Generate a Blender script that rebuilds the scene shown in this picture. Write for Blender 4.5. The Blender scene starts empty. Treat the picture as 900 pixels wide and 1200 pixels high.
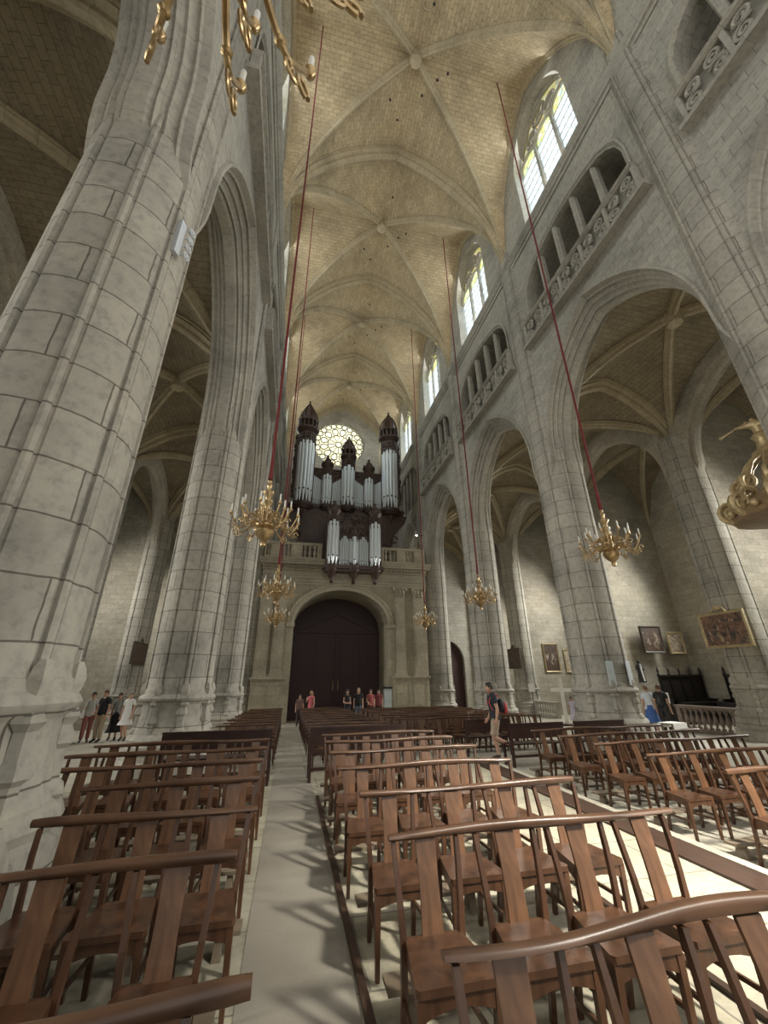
import bpy, bmesh, math, random
from math import sin, cos, pi, radians, sqrt, atan2
from mathutils import Vector, Matrix
from mathutils.geometry import tessellate_polygon

random.seed(7)
scene = bpy.context.scene
COL = scene.collection

# ------------------------------------------------------------------ materials
def new_mat(name):
    m = bpy.data.materials.new(name)
    m.use_nodes = True
    nt = m.node_tree
    b = nt.nodes['Principled BSDF']
    return m, nt, b

def N(nt, typ, **kw):
    n = nt.nodes.new(typ)
    for k, v in kw.items():
        if k in n.inputs.keys():
            n.inputs[k].default_value = v
        else:
            setattr(n, k, v)
    return n

def c4(c):
    return (c[0], c[1], c[2], 1.0)

def ramp(nt, fac, stops):
    r = nt.nodes.new('ShaderNodeValToRGB')
    e = r.color_ramp.elements
    while len(e) < len(stops):
        e.new(0.5)
    for i, (p, c) in enumerate(stops):
        e[i].position = p
        e[i].color = c4(c)
    nt.links.new(fac, r.inputs['Fac'])
    return r.outputs['Color']

def mix(nt, a, b, fac, mode='MIX'):
    n = nt.nodes.new('ShaderNodeMix')
    n.data_type = 'RGBA'
    n.blend_type = mode
    for sock, v in ((n.inputs['Factor'], fac), (n.inputs['A'], a), (n.inputs['B'], b)):
        if isinstance(v, (int, float)):
            sock.default_value = v
        elif isinstance(v, tuple):
            sock.default_value = c4(v)
        else:
            nt.links.new(v, sock)
    return n.outputs['Result']

def mat_stone(name, col1, col2, mortar, bw, bh, msize=0.012, stain=0.5, rough=0.9, bump=0.25, offset=0.5):
    """Ashlar masonry laid out on the UVs in metres."""
    m, nt, b = new_mat(name)
    tc = N(nt, 'ShaderNodeTexCoord')
    # slight wobble of the joints
    br = N(nt, 'ShaderNodeTexBrick', offset=offset)
    br.inputs['Color1'].default_value = c4(col1)
    br.inputs['Color2'].default_value = c4(col2)
    br.inputs['Mortar'].default_value = c4(mortar)
    br.inputs['Scale'].default_value = 1.0
    br.inputs['Mortar Size'].default_value = msize
    br.inputs['Mortar Smooth'].default_value = 0.3
    br.inputs['Brick Width'].default_value = bw
    br.inputs['Row Height'].default_value = bh
    wob = N(nt, 'ShaderNodeTexNoise', Scale=2.5)
    wob.inputs['Detail'].default_value = 2
    nt.links.new(tc.outputs['UV'], wob.inputs['Vector'])
    mp = N(nt, 'ShaderNodeVectorMath', operation='MULTIPLY_ADD')
    nt.links.new(wob.outputs['Color'], mp.inputs[0])
    mp.inputs[1].default_value = (0.05, 0.05, 0)
    nt.links.new(tc.outputs['UV'], mp.inputs[2])
    nt.links.new(mp.outputs[0], br.inputs['Vector'])
    n1 = N(nt, 'ShaderNodeTexNoise', Scale=0.55)
    n1.inputs['Detail'].default_value = 5
    n1.inputs['Roughness'].default_value = 0.62
    nt.links.new(tc.outputs['Object'], n1.inputs['Vector'])
    st = ramp(nt, n1.outputs['Fac'], [(0.3, (1 - stain,) * 3), (0.52, (1, 1, 1)), (0.75, (1.0, 0.98, 0.93))])
    n2 = N(nt, 'ShaderNodeTexNoise', Scale=9.0)
    n2.inputs['Detail'].default_value = 6
    n2.inputs['Roughness'].default_value = 0.7
    nt.links.new(tc.outputs['Object'], n2.inputs['Vector'])
    sp = ramp(nt, n2.outputs['Fac'], [(0.3, (0.72,) * 3), (0.5, (1, 1, 1)), (0.7, (1.1, 1.09, 1.05))])
    c = mix(nt, br.outputs['Color'], st, 1.0, 'MULTIPLY')
    c = mix(nt, c, sp, 1.0, 'MULTIPLY')
    nt.links.new(c, b.inputs['Base Color'])
    b.inputs['Roughness'].default_value = rough
    b.inputs['Specular IOR Level'].default_value = 0.2
    h = mix(nt, br.outputs['Fac'], n2.outputs['Fac'], 0.35)
    bp = N(nt, 'ShaderNodeBump', invert=True)
    bp.inputs['Strength'].default_value = bump
    bp.inputs['Distance'].default_value = 0.02
    nt.links.new(h, bp.inputs['Height'])
    nt.links.new(bp.outputs['Normal'], b.inputs['Normal'])
    return m

def mat_wood(name, dark, light, rough=0.4, scale=1.0, axis='Z', spec=0.5):
    m, nt, b = new_mat(name)
    tc = N(nt, 'ShaderNodeTexCoord')
    mp = N(nt, 'ShaderNodeMapping')
    s = {'X': (1.2, 14, 14), 'Y': (14, 1.2, 14), 'Z': (14, 14, 1.2)}[axis]
    mp.inputs['Scale'].default_value = tuple(v * scale for v in s)
    nt.links.new(tc.outputs['Object'], mp.inputs['Vector'])
    n1 = N(nt, 'ShaderNodeTexNoise', Scale=1.0)
    n1.inputs['Detail'].default_value = 5
    n1.inputs['Distortion'].default_value = 0.6
    nt.links.new(mp.outputs[0], n1.inputs['Vector'])
    n2 = N(nt, 'ShaderNodeTexNoise', Scale=5.0)
    nt.links.new(tc.outputs['Object'], n2.inputs['Vector'])
    f = mix(nt, n1.outputs['Fac'], n2.outputs['Fac'], 0.4)
    c = ramp(nt, f, [(0.3, dark), (0.7, light)])
    nt.links.new(c, b.inputs['Base Color'])
    b.inputs['Roughness'].default_value = rough
    b.inputs['Specular IOR Level'].default_value = spec
    bp = N(nt, 'ShaderNodeBump')
    bp.inputs['Strength'].default_value = 0.12
    bp.inputs['Distance'].default_value = 0.01
    nt.links.new(n1.outputs['Fac'], bp.inputs['Height'])
    nt.links.new(bp.outputs['Normal'], b.inputs['Normal'])
    return m

def mat_plain(name, col, rough=0.6, metal=0.0, var=0.15, scale=12.0, spec=0.5):
    m, nt, b = new_mat(name)
    tc = N(nt, 'ShaderNodeTexCoord')
    n1 = N(nt, 'ShaderNodeTexNoise', Scale=scale)
    n1.inputs['Detail'].default_value = 4
    nt.links.new(tc.outputs['Object'], n1.inputs['Vector'])
    lo = tuple(max(0, v * (1 - var)) for v in col)
    hi = tuple(v * (1 + var) for v in col)
    nt.links.new(ramp(nt, n1.outputs['Fac'], [(0.3, lo), (0.7, hi)]), b.inputs['Base Color'])
    b.inputs['Roughness'].default_value = rough
    b.inputs['Metallic'].default_value = metal
    b.inputs['Specular IOR Level'].default_value = spec
    return m

M = {}
M['pier'] = mat_stone('pier_stone', (0.40, 0.375, 0.32), (0.34, 0.32, 0.275), (0.145, 0.13, 0.108), 1.15, 0.50, 0.010, 0.40)
M['wall'] = mat_stone('wall_stone', (0.42, 0.40, 0.345), (0.36, 0.34, 0.295), (0.24, 0.225, 0.19), 0.52, 0.27, 0.008, 0.32)
M['chapel'] = mat_stone('chapel_stone', (0.40, 0.365, 0.295), (0.33, 0.30, 0.24), (0.25, 0.225, 0.18), 0.55, 0.27, 0.008, 0.28)
M['trim'] = mat_stone('dressed_stone', (0.41, 0.385, 0.33), (0.36, 0.34, 0.29), (0.25, 0.235, 0.20), 0.6, 0.9, 0.006, 0.32)
M['rib'] = mat_stone('rib_stone', (0.43, 0.365, 0.25), (0.37, 0.31, 0.21), (0.25, 0.21, 0.14), 0.6, 3.0, 0.008, 0.25)
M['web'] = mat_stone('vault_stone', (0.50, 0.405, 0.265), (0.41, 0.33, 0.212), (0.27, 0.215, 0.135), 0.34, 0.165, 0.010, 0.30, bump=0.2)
M['aisleweb'] = mat_stone('shaded_vault_stone', (0.31, 0.26, 0.18), (0.26, 0.215, 0.15), (0.17, 0.14, 0.095), 0.36, 0.18, 0.009, 0.30, bump=0.2)  # shade of the aisle ceilings put into a darker stone colour
M['west'] = mat_stone('west_stone', (0.42, 0.375, 0.285), (0.37, 0.33, 0.25), (0.28, 0.25, 0.19), 0.8, 0.45, 0.006, 0.28)
M['floor'] = mat_stone('floor_stone', (0.46, 0.43, 0.355), (0.40, 0.375, 0.31), (0.25, 0.23, 0.19), 1.05, 0.75, 0.008, 0.35, rough=0.55, bump=0.1)
M['slab'] = mat_stone('podium_stone', (0.43, 0.395, 0.30), (0.36, 0.34, 0.27), (0.20, 0.185, 0.15), 1.25, 0.80, 0.010, 0.45, rough=0.55, bump=0.12)
M['wood'] = mat_wood('chair_wood', (0.020, 0.010, 0.006), (0.120, 0.055, 0.028), 0.31)
M['splat'] = mat_wood('worn_wood', (0.036, 0.017, 0.009), (0.215, 0.108, 0.056), 0.33)
M['woodx'] = mat_wood('rail_wood', (0.040, 0.019, 0.011), (0.155, 0.080, 0.044), 0.32, axis='X')
M['pew'] = mat_wood('pew_wood', (0.022, 0.008, 0.006), (0.050, 0.020, 0.014), 0.4, axis='X')
M['kerb'] = mat_wood('kerb_wood', (0.030, 0.016, 0.010), (0.062, 0.033, 0.021), 0.5, axis='Y')
M['organwood'] = mat_wood('organ_wood', (0.030, 0.015, 0.010), (0.085, 0.046, 0.032), 0.42)
M['stall'] = mat_wood('stall_wood', (0.008, 0.006, 0.005), (0.022, 0.017, 0.014), 0.5)
M['door'] = mat_wood('door_wood', (0.030, 0.010, 0.010), (0.055, 0.020, 0.020), 0.55)
M['pipe'] = mat_plain('pipe_tin', (0.72, 0.77, 0.79), 0.30, 0.5, 0.08, 3.0)
M['mouth'] = mat_plain('pipe_mouth', (0.03, 0.03, 0.03), 0.7)
M['brass'] = mat_plain('chandelier_brass', (0.50, 0.36, 0.19), 0.36, 0.85, 0.2, 20)
M['gold'] = mat_plain('gilded_wood', (0.46, 0.35, 0.19), 0.45, 0.5, 0.3, 14)
M['candle'] = mat_plain('candle_wax', (0.80, 0.78, 0.70), 0.6, 0, 0.05)
M['rope'] = mat_plain('red_rope', (0.16, 0.018, 0.018), 0.8, 0, 0.25, 30)
M['black'] = mat_plain('black_paint', (0.015, 0.015, 0.017), 0.5)
M['white'] = mat_plain('white_paint', (0.82, 0.81, 0.78), 0.6, 0, 0.05)
M['glasscase'] = mat_plain('glass_panel', (0.42, 0.47, 0.46), 0.25, 0, 0.15, 4)
M['steel'] = mat_plain('lamp_housing', (0.55, 0.57, 0.60), 0.4, 0.2, 0.05)
M['kneel'] = mat_wood('kneeler_wood', (0.10, 0.075, 0.05), (0.24, 0.19, 0.135), 0.6, axis='X')
M['skin'] = mat_plain('skin', (0.50, 0.29, 0.20), 0.55, 0, 0.08)
M['leather'] = mat_plain('shoe_leather', (0.03, 0.025, 0.022), 0.6)

def mat_aisle_floor():
    m, nt, b = new_mat('aisle_screed')
    tc = N(nt, 'ShaderNodeTexCoord')
    n1 = N(nt, 'ShaderNodeTexNoise', Scale=1.6)
    n1.inputs['Detail'].default_value = 6
    nt.links.new(tc.outputs['Object'], n1.inputs['Vector'])
    n2 = N(nt, 'ShaderNodeTexNoise', Scale=60)
    nt.links.new(tc.outputs['Object'], n2.inputs['Vector'])
    f = mix(nt, n1.outputs['Fac'], n2.outputs['Fac'], 0.25)
    nt.links.new(ramp(nt, f, [(0.3, (0.21, 0.19, 0.158)), (0.7, (0.29, 0.265, 0.222))]), b.inputs['Base Color'])
    b.inputs['Roughness'].default_value = 0.7
    return m
M['aisle'] = mat_aisle_floor()

def mat_glass(name, tint, colored=0.0, bw=0.28, bh=0.36):
    """Leaded window glass: see-through and light-scattering, lead lines from a brick pattern on the UVs."""
    m, nt, b = new_mat(name)
    nt.nodes.remove(b)
    out = nt.nodes['Material Output']
    tc = N(nt, 'ShaderNodeTexCoord')
    br = N(nt, 'ShaderNodeTexBrick', offset=0.5)
    br.inputs['Color1'].default_value = c4(tint)
    br.inputs['Color2'].default_value = c4(tuple(v * 0.93 for v in tint))
    br.inputs['Mortar'].default_value = (0.22, 0.24, 0.26, 1)
    br.inputs['Scale'].default_value = 1
    br.inputs['Mortar Size'].default_value = 0.012
    br.inputs['Brick Width'].default_value = bw
    br.inputs['Row Height'].default_value = bh
    nt.links.new(tc.outputs['UV'], br.inputs['Vector'])
    col = br.outputs['Color']
    if colored > 0:
        vo = N(nt, 'ShaderNodeTexVoronoi', Scale=5.0)
        nt.links.new(tc.outputs['UV'], vo.inputs['Vector'])
        sep = N(nt, 'ShaderNodeSeparateColor')
        nt.links.new(vo.outputs['Color'], sep.inputs[0])
        pal = ramp(nt, sep.outputs[0], [(0.0, (0.75, 0.55, 0.12)), (0.3, (0.55, 0.6, 0.15)), (0.5, (0.9, 0.85, 0.7)), (0.75, (0.8, 0.6, 0.2)), (1.0, (0.3, 0.4, 0.45))])
        col = mix(nt, col, pal, colored)
    tr = N(nt, 'ShaderNodeBsdfTransparent')
    tl = N(nt, 'ShaderNodeBsdfTranslucent')
    nt.links.new(col, tr.inputs[0])
    nt.links.new(col, tl.inputs[0])
    ms = N(nt, 'ShaderNodeMixShader')
    ms.inputs[0].default_value = 0.35
    nt.links.new(tr.outputs[0], ms.inputs[1])
    nt.links.new(tl.outputs[0], ms.inputs[2])
    nt.links.new(ms.outputs[0], out.inputs['Surface'])
    return m
M['glass'] = mat_glass('leaded_glass', (0.66, 0.78, 0.85))
M['stained'] = mat_glass('stained_glass', (0.42, 0.38, 0.2), 0.7, 0.2, 0.2)
M['rose'] = mat_glass('rose_glass', (0.86, 0.84, 0.55), 0.30, 0.22, 0.22)

def mat_painting(name, seed, dark, mid, light, scale=3.0):
    m, nt, b = new_mat(name)
    tc = N(nt, 'ShaderNodeTexCoord')
    mp = N(nt, 'ShaderNodeMapping')
    mp.inputs['Location'].default_value = (seed * 3.1, seed * 1.7, 0)
    nt.links.new(tc.outputs['Object'], mp.inputs['Vector'])
    n1 = N(nt, 'ShaderNodeTexNoise', Scale=scale)
    n1.inputs['Detail'].default_value = 3
    n1.inputs['Distortion'].default_value = 1.2
    nt.links.new(mp.outputs[0], n1.inputs['Vector'])
    nt.links.new(ramp(nt, n1.outputs['Fac'], [(0.35, dark), (0.52, mid), (0.62, dark), (0.75, light)]), b.inputs['Base Color'])
    b.inputs['Roughness'].default_value = 0.4
    return m

# ------------------------------------------------------------------ mesh builder
class MB:
    def __init__(self):
        self.v = []
        self.f = []
        self.uv = {}          # face index -> list of uvs
        self.mi = {}          # face index -> material index
    def add(self, verts, faces, uvs=None, mi=0):
        b = len(self.v)
        self.v.extend([tuple(p) for p in verts])
        for i, f in enumerate(faces):
            if uvs is not None:
                self.uv[len(self.f)] = uvs[i]
            if mi:
                self.mi[len(self.f)] = mi
            self.f.append(tuple(b + j for j in f))
        return self
    def merge(self, other, mat=None, mi=0):
        b = len(self.v)
        for p in other.v:
            self.v.append(tuple(mat @ Vector(p)) if mat else p)
        fb = len(self.f)
        for i, f in enumerate(other.f):
            if i in other.uv:
                self.uv[fb + i] = other.uv[i]
            k = mi or other.mi.get(i, 0)
            if k:
                self.mi[fb + i] = k
            self.f.append(tuple(b + j for j in f))
        return self
    def box(self, x0, x1, y0, y1, z0, z1, mi=0):
        v = [(x0, y0, z0), (x1, y0, z0), (x1, y1, z0), (x0, y1, z0), (x0, y0, z1), (x1, y0, z1), (x1, y1, z1), (x0, y1, z1)]
        f = [(0, 3, 2, 1), (4, 5, 6, 7), (0, 1, 5, 4), (1, 2, 6, 5), (2, 3, 7, 6), (3, 0, 4, 7)]
        return self.add(v, f, mi=mi)
    def hexa(self, bottom, top, mi=0):
        """box from two quads"""
        v = list(bottom) + list(top)
        f = [(0, 3, 2, 1), (4, 5, 6, 7), (0, 1, 5, 4), (1, 2, 6, 5), (2, 3, 7, 6), (3, 0, 4, 7)]
        return self.add(v, f, mi=mi)
    def lathe(self, prof, n=16, c=(0, 0, 0), mi=0, a0=0.0, a1=2 * pi, off=None, uvr=None, cap=True):
        """prof: (r, z) from bottom to top; off(theta, z) adds to the radius"""
        full = abs(a1 - a0 - 2 * pi) < 1e-6
        th = [a0 + (a1 - a0) * i / n for i in range(n + 1)] if not isinstance(n, (list, tuple)) else list(n)
        k = len(th)
        v, f, uvs = [], [], []
        for (r, z) in prof:
            for t in th:
                rr = r + (off(t, z) if off else 0)
                v.append((c[0] + rr * cos(t), c[1] + rr * sin(t), c[2] + z))
        rr = uvr or max(p[0] for p in prof)
        L = [0]
        for i in range(1, len(prof)):
            L.append(L[-1] + math.hypot(prof[i][0] - prof[i - 1][0], prof[i][1] - prof[i - 1][1]))
        for i in range(len(prof) - 1):
            for j in range(k - 1):
                f.append((i * k + j, i * k + j + 1, (i + 1) * k + j + 1, (i + 1) * k + j))
                za, zb = prof[i][1], prof[i + 1][1]
                uvs.append([(th[j] * rr, za), (th[j + 1] * rr, za), (th[j + 1] * rr, zb), (th[j] * rr, zb)])
        self.add(v, f, uvs, mi)
        if cap and full:
            b = len(self.v)
            for row, rev in ((0, True), (len(prof) - 1, False)):
                if prof[row][0] > 1e-4:
                    ring = [v[row * k + j] for j in range(k - 1)]
                    fc = tuple(range(len(ring)))
                    self.add(ring, [fc[::-1] if rev else fc], mi=mi)
        return self
    def tube(self, pts, r, n=8, mi=0, cap=True, flat=1.0):
        """round bar along a polyline; r a number or one per point"""
        pts = [Vector(p) for p in pts]
        R = r if isinstance(r, (list, tuple)) else [r] * len(pts)
        v, f = [], []
        prev = None
        for i, p in enumerate(pts):
            d = (pts[min(i + 1, len(pts) - 1)] - pts[max(i - 1, 0)])
            d = d.normalized() if d.length > 1e-9 else Vector((0, 0, 1))
            if prev is None:
                a = Vector((0, 0, 1)) if abs(d.z) < 0.9 else Vector((1, 0, 0))
                u = d.cross(a).normalized()
            else:
                u = (prev - d * prev.dot(d))
                u = u.normalized() if u.length > 1e-6 else d.orthogonal().normalized()
            prev = u
            w = d.cross(u)
            for j in range(n):
                t = 2 * pi * j / n
                v.append(p + (u * cos(t) + w * sin(t) * flat) * R[i])
        for i in range(len(pts) - 1):
            for j in range(n):
                k = (j + 1) % n
                f.append((i * n + j, i * n + k, (i + 1) * n + k, (i + 1) * n + j))
        if cap:
            f.append(tuple(range(n))[::-1])
            f.append(tuple((len(pts) - 1) * n + j for j in range(n)))
        return self.add(v, f, mi=mi)
    def bar(self, p, q, w, d, mi=0, up=(0, 0, 1)):
        """rectangular bar from p to q, width w across, depth d"""
        p, q = Vector(p), Vector(q)
        a = (q - p).normalized()
        s = a.cross(Vector(up))
        if s.length < 1e-4:
            s = a.cross(Vector((0, 1, 0)))
        s.normalize()
        t = s.cross(a)
        s, t = s * w / 2, t * d / 2
        return self.hexa([p - s - t, p + s - t, p + s + t, p - s + t], [q - s - t, q + s - t, q + s + t, q - s + t], mi)
    def sphere(self, c, r, n=10, m=6, mi=0, sc=(1, 1, 1)):
        prof = [(max(1e-5, r * sin(pi * i / m)), -r * cos(pi * i / m)) for i in range(m + 1)]
        t = MB().lathe(prof, n, cap=False)
        return self.merge(t, Matrix.Translation(c) @ Matrix.Diagonal((sc[0], sc[1], sc[2], 1)), mi)
    def sweep(self, path, prof, side, closed=False, mi=0, cap=True, scale=None):
        """prof: list of (a, b) with a along side[i] and b along normal = tangent x side"""
        path = [Vector(p) for p in path]
        n, k = len(path), len(prof)
        v, f, uvs = [], [], []
        L = [0]
        for i in range(1, n):
            L.append(L[-1] + (path[i] - path[i - 1]).length)
        pl = [0]
        for j in range(k):
            a, b = prof[j], prof[(j + 1) % k]
            pl.append(pl[-1] + math.hypot(a[0] - b[0], a[1] - b[1]))
        for i, p in enumerate(path):
            if closed:
                d = path[(i + 1) % n] - path[i - 1]
            else:
                d = path[min(i + 1, n - 1)] - path[max(i - 1, 0)]
            d.normalize()
            s = Vector(side[i] if isinstance(side, list) else side)
            s = (s - d * s.dot(d)).normalized()
            w = s.cross(d)
            sc = scale[i] if scale else 1.0
            for (a, b) in prof:
                v.append(p + s * a * min(1.0, sc + 0.25) + w * b * sc)
        m = n if closed else n - 1
        for i in range(m):
            i2 = (i + 1) % n
            for j in range(k):
                j2 = (j + 1) % k
                f.append((i * k + j, i * k + j2, i2 * k + j2, i2 * k + j))
                l2 = L[i2] if i2 else L[-1]
                uvs.append([(L[i], pl[j]), (L[i], pl[j + 1]), (l2, pl[j + 1]), (l2, pl[j])])
        self.add(v, f, uvs, mi)
        if cap and not closed:
            self.add([v[j] for j in range(k)], [tuple(range(k))[::-1]], mi=mi)
            self.add([v[(n - 1) * k + j] for j in range(k)], [tuple(range(k))], mi=mi)
        return self
    def loft(self, curves, closed=False, mi=0, flip=False):
        """grid surface through equal-length point rows"""
        k = len(curves[0])
        v = [p for c in curves for p in c]
        f, uvs = [], []
        L = [0]
        for j in range(1, k):
            L.append(L[-1] + (Vector(curves[0][j]) - Vector(curves[0][j - 1])).length)
        C = [0]
        for i in range(1, len(curves)):
            C.append(C[-1] + (Vector(curves[i][k // 2]) - Vector(curves[i - 1][k // 2])).length)
        for i in range(len(curves) - 1):
            for j in range(k - 1):
                q = (i * k + j, i * k + j + 1, (i + 1) * k + j + 1, (i + 1) * k + j)
                u = [(L[j], C[i]), (L[j + 1], C[i]), (L[j + 1], C[i + 1]), (L[j], C[i + 1])]
                if flip:
                    q, u = q[::-1], u[::-1]
                f.append(q)
                uvs.append(u)
        return self.add(v, f, uvs, mi)
    def prism(self, poly, d0, d1, M4=None, mi=0, holes=()):
        """2-D outline in local x,y (plus holes) from depth d0 to d1 along z"""
        loops = [poly] + list(holes)
        flat = [p for l in loops for p in l]
        tris = tessellate_polygon([[Vector((p[0], p[1], 0)) for p in l] for l in loops])
        v = [(p[0], p[1], d0) for p in flat] + [(p[0], p[1], d1) for p in flat]
        n = len(flat)
        f = []
        for t in tris:
            a, b, c = (flat[i] for i in t)
            ar = (b[0] - a[0]) * (c[1] - a[1]) - (b[1] - a[1]) * (c[0] - a[0])
            if ar < 0:
                t = t[::-1]
            f.append(tuple(n + i for i in t))
            f.append(tuple(i for i in t[::-1]))
        o = 0
        for li, l in enumerate(loops):
            k = len(l)
            ar = sum(l[i][0] * l[(i + 1) % k][1] - l[(i + 1) % k][0] * l[i][1] for i in range(k))
            for i in range(k):
                a, b = o + i, o + (i + 1) % k
                q = (a, b, n + b, n + a)
                if (ar > 0) != (li == 0):
                    q = q[::-1]
                f.append(q)
            o += k
        if M4 is not None:
            v = [tuple(M4 @ Vector(p)) for p in v]
        return self.add(v, f, mi=mi)
    def build(self, name, mat, parent=None, smooth=None, uv=True, loc=None):
        me = bpy.data.meshes.new(name)
        me.from_pydata(self.v, [], self.f)
        mats = mat if isinstance(mat, (list, tuple)) else [mat]
        for m in mats:
            me.materials.append(m)
        if self.mi:
            for i, k in self.mi.items():
                me.polygons[i].material_index = k
        if uv:
            ul = me.uv_layers.new(name='UVMap')
            V = me.vertices
            for p in me.polygons:
                u = self.uv.get(p.index)
                if u is not None:
                    for li, q in zip(p.loop_indices, u):
                        ul.data[li].uv = q
                else:
                    n = p.normal
                    ax, ay, az = abs(n.x), abs(n.y), abs(n.z)
                    for li in p.loop_indices:
                        c = V[me.loops[li].vertex_index].co
                        ul.data[li].uv = (c.x, c.y) if az >= ax and az >= ay else ((c.y, c.z) if ax > ay else (c.x, c.z))
        if smooth:
            me.polygons.foreach_set('use_smooth', [True] * len(me.polygons))
            me.set_sharp_from_angle(angle=radians(smooth))
        me.update()
        o = bpy.data.objects.new(name, me)
        COL.objects.link(o)
        if parent is not None:
            o.parent = parent
        if loc is not None:
            o.location = loc
        return o

def tag(o, label=None, cat=None, group=None, kind=None):
    if label: o['label'] = label
    if cat: o['category'] = cat
    if group: o['group'] = group
    if kind: o['kind'] = kind
    return o

def empty(name, loc=(0, 0, 0), rz=0.0, label=None, cat=None, group=None, kind=None):
    o = bpy.data.objects.new(name, None)
    COL.objects.link(o)
    o.location = loc
    o.rotation_euler = (0, 0, rz)
    o.empty_display_size = 0.1
    return tag(o, label, cat, group, kind)

def copy_tree(o, parent=None):
    c = o.copy()
    COL.objects.link(c)
    c.parent = parent
    for ch in list(o.children):
        copy_tree(ch, c)
    return c

def arch_pts(hs, zs, apex, n=10):
    """pointed (or elliptical) arch from -hs to +hs as (d, z)"""
    r = apex - zs
    out = []
    if r >= hs:
        c = (r * r - hs * hs) / (2 * hs)
        R = hs + c
        amax = math.acos(c / R)
        for i in range(n + 1):
            a = amax * i / n
            out.append((-(R * cos(a) - c), zs + R * sin(a)))
    else:
        for i in range(n + 1):
            a = (pi / 2) * i / n
            out.append((-hs * cos(a), zs + r * sin(a)))
    return out + [(-d, z) for d, z in out[-2::-1]]

ORD = ['first', 'second', 'third', 'fourth', 'fifth', 'sixth', 'seventh', 'eighth', 'ninth', 'tenth', 'eleventh', 'twelfth', 'thirteenth', 'fourteenth']
# ------------------------------------------------------------------ building shell
WR, WL = 8.6, -1.95                 # nave wall planes
AX = (WR + WL) / 2                  # nave axis
HS = (WR - WL) / 2
BAY, YL0 = 7.1, -3.04
LINES = [YL0 + BAY * i for i in range(6)]
CENT = [YL0 + BAY * (i + 0.5) for i in range(5)]
ZS, CROWN = 19.6, 26.9
FLOOR2 = -0.17                      # nave floor, one step below the podium the camera stands on
YB, YE = LINES[0], LINES[5]
SIDES = ((1, 'right'), (-1, 'left'))
def FZ(y):
    """the nave floor falls gently towards the west doors"""
    return FLOOR2 - 0.025 * max(0.0, y - 9.2)
def XS(s, x):
    return WR + x if s > 0 else WL - x

def Fp(t, c):
    t = min(1.0, abs(t))
    return sqrt(max(0.0, (1 + c) ** 2 - (t + c) ** 2)) / sqrt(1 + 2 * c)

def vault_webs(mb, cx, hx, cy, hy, zs, h, c, n=12, m=10):
    """quadripartite vault: four webs meeting on the groins"""
    for sgn in (-1, 1):
        for along in (0, 1):
            L = [0.0]
            rows = []
            for i in range(n + 1):
                v = i / n
                rows.append([(v, v * (2 * j / m - 1)) for j in range(m + 1)])
            verts, uvs, faces = [], [], []
            # arc length table of the curved direction
            tab = [0.0]
            K = 60
            hh = hx if along == 0 else hy
            for q in range(1, K + 1):
                a, b = (q - 1) / K, q / K
                tab.append(tab[-1] + math.hypot(hh / K, h * (Fp(b, c) - Fp(a, c))))
            def arc(t):
                x = min(K - 1e-6, abs(t) * K)
                i = int(x)
                return (tab[i] + (tab[i + 1] - tab[i]) * (x - i)) * (1 if t >= 0 else -1)
            for r in rows:
                for (v, u) in r:
                    z = zs + h * Fp(u, c)
                    if along == 0:
                        verts.append((cx + u * hx, cy + sgn * v * hy, z))
                        uvs.append((cy + sgn * v * hy, arc(u)))
                    else:
                        verts.append((cx + sgn * v * hx, cy + u * hy, z))
                        uvs.append((cx + sgn * v * hx, arc(u)))
            fu = []
            k = m + 1
            for i in range(n):
                for j in range(m):
                    q = (i * k + j, i * k + j + 1, (i + 1) * k + j + 1, (i + 1) * k + j)
                    if (sgn > 0) == (along == 0):
                        q = q[::-1]
                    # drop the degenerate row at the boss
                    if i == 0:
                        q = tuple(x for x in q if x >= k) + (0,)
                        if (sgn > 0) == (along == 0):
                            pass
                    faces.append(q)
                    fu.append([uvs[x] for x in q])
            mb.add(verts, faces, fu)

def rib_profile(w, d):
    h = [(1.0, 0.0), (1.0, 0.18), (0.80, 0.26), (0.88, 0.40), (0.66, 0.52), (0.42, 0.60), (0.40, 0.86), (0.22, 1.0)]
    p = [(-a * w / 2, b * d) for a, b in h]
    return p + [(a * w / 2, b * d) for a, b in h[::-1]]

def sweep_rib(mb, path, side, w, d):
    n = len(path) - 1
    sc = [min(1.0, 0.30 + 0.70 * min(i, n - i) / (0.16 * n)) for i in range(n + 1)]
    mb.sweep(path, rib_profile(w, d), side, cap=False, scale=sc)

def vault_path(cx, hx, cy, hy, zs, h, c, a, b, n=28):
    """rib over the vault from (u, v) = a to b in unit bay coordinates; height follows the larger barrel"""
    out = []
    for i in range(n + 1):
        t = i / n
        u, v = a[0] + (b[0] - a[0]) * t, a[1] + (b[1] - a[1]) * t
        out.append((cx + u * hx, cy + v * hy, zs + h * max(Fp(u, c), Fp(v, c)) + 0.02))
    return out

NC = 0.40
# -- nave ceiling
mb = MB()
for cy in CENT:
    vault_webs(mb, AX, HS, cy, BAY / 2, ZS, CROWN - ZS, NC)
ceil = tag(mb.build('ceiling', M['web'], smooth=30), 'ribbed nave vault of small yellowish stones', 'ceiling', kind='structure')
holes = MB()
for k, cy in enumerate(CENT):
    for (du, dv) in ((0.06, -0.45), (0.12, 0.30), (-0.15, 0.42), (0.22, 0.12), (0.30, 0.05), (-0.05, 0.62)):
        x, y = AX + du * HS, cy + dv * BAY / 2
        z = ZS + (CROWN - ZS) * max(Fp(du, NC), Fp(dv, NC))
        holes.lathe([(0.055, -0.03), (0.055, 0.06)], 8, (x, y, z))
holes.build('vent_holes', M['black'], ceil)
ring = MB()
x, y = AX + 0.02 * HS, CENT[0] + 0.42 * BAY / 2 + 3.9
pts = [(x + 0.33 * cos(t * pi / 10), y + 0.33 * sin(t * pi / 10), CROWN - 0.07) for t in range(21)]
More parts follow.
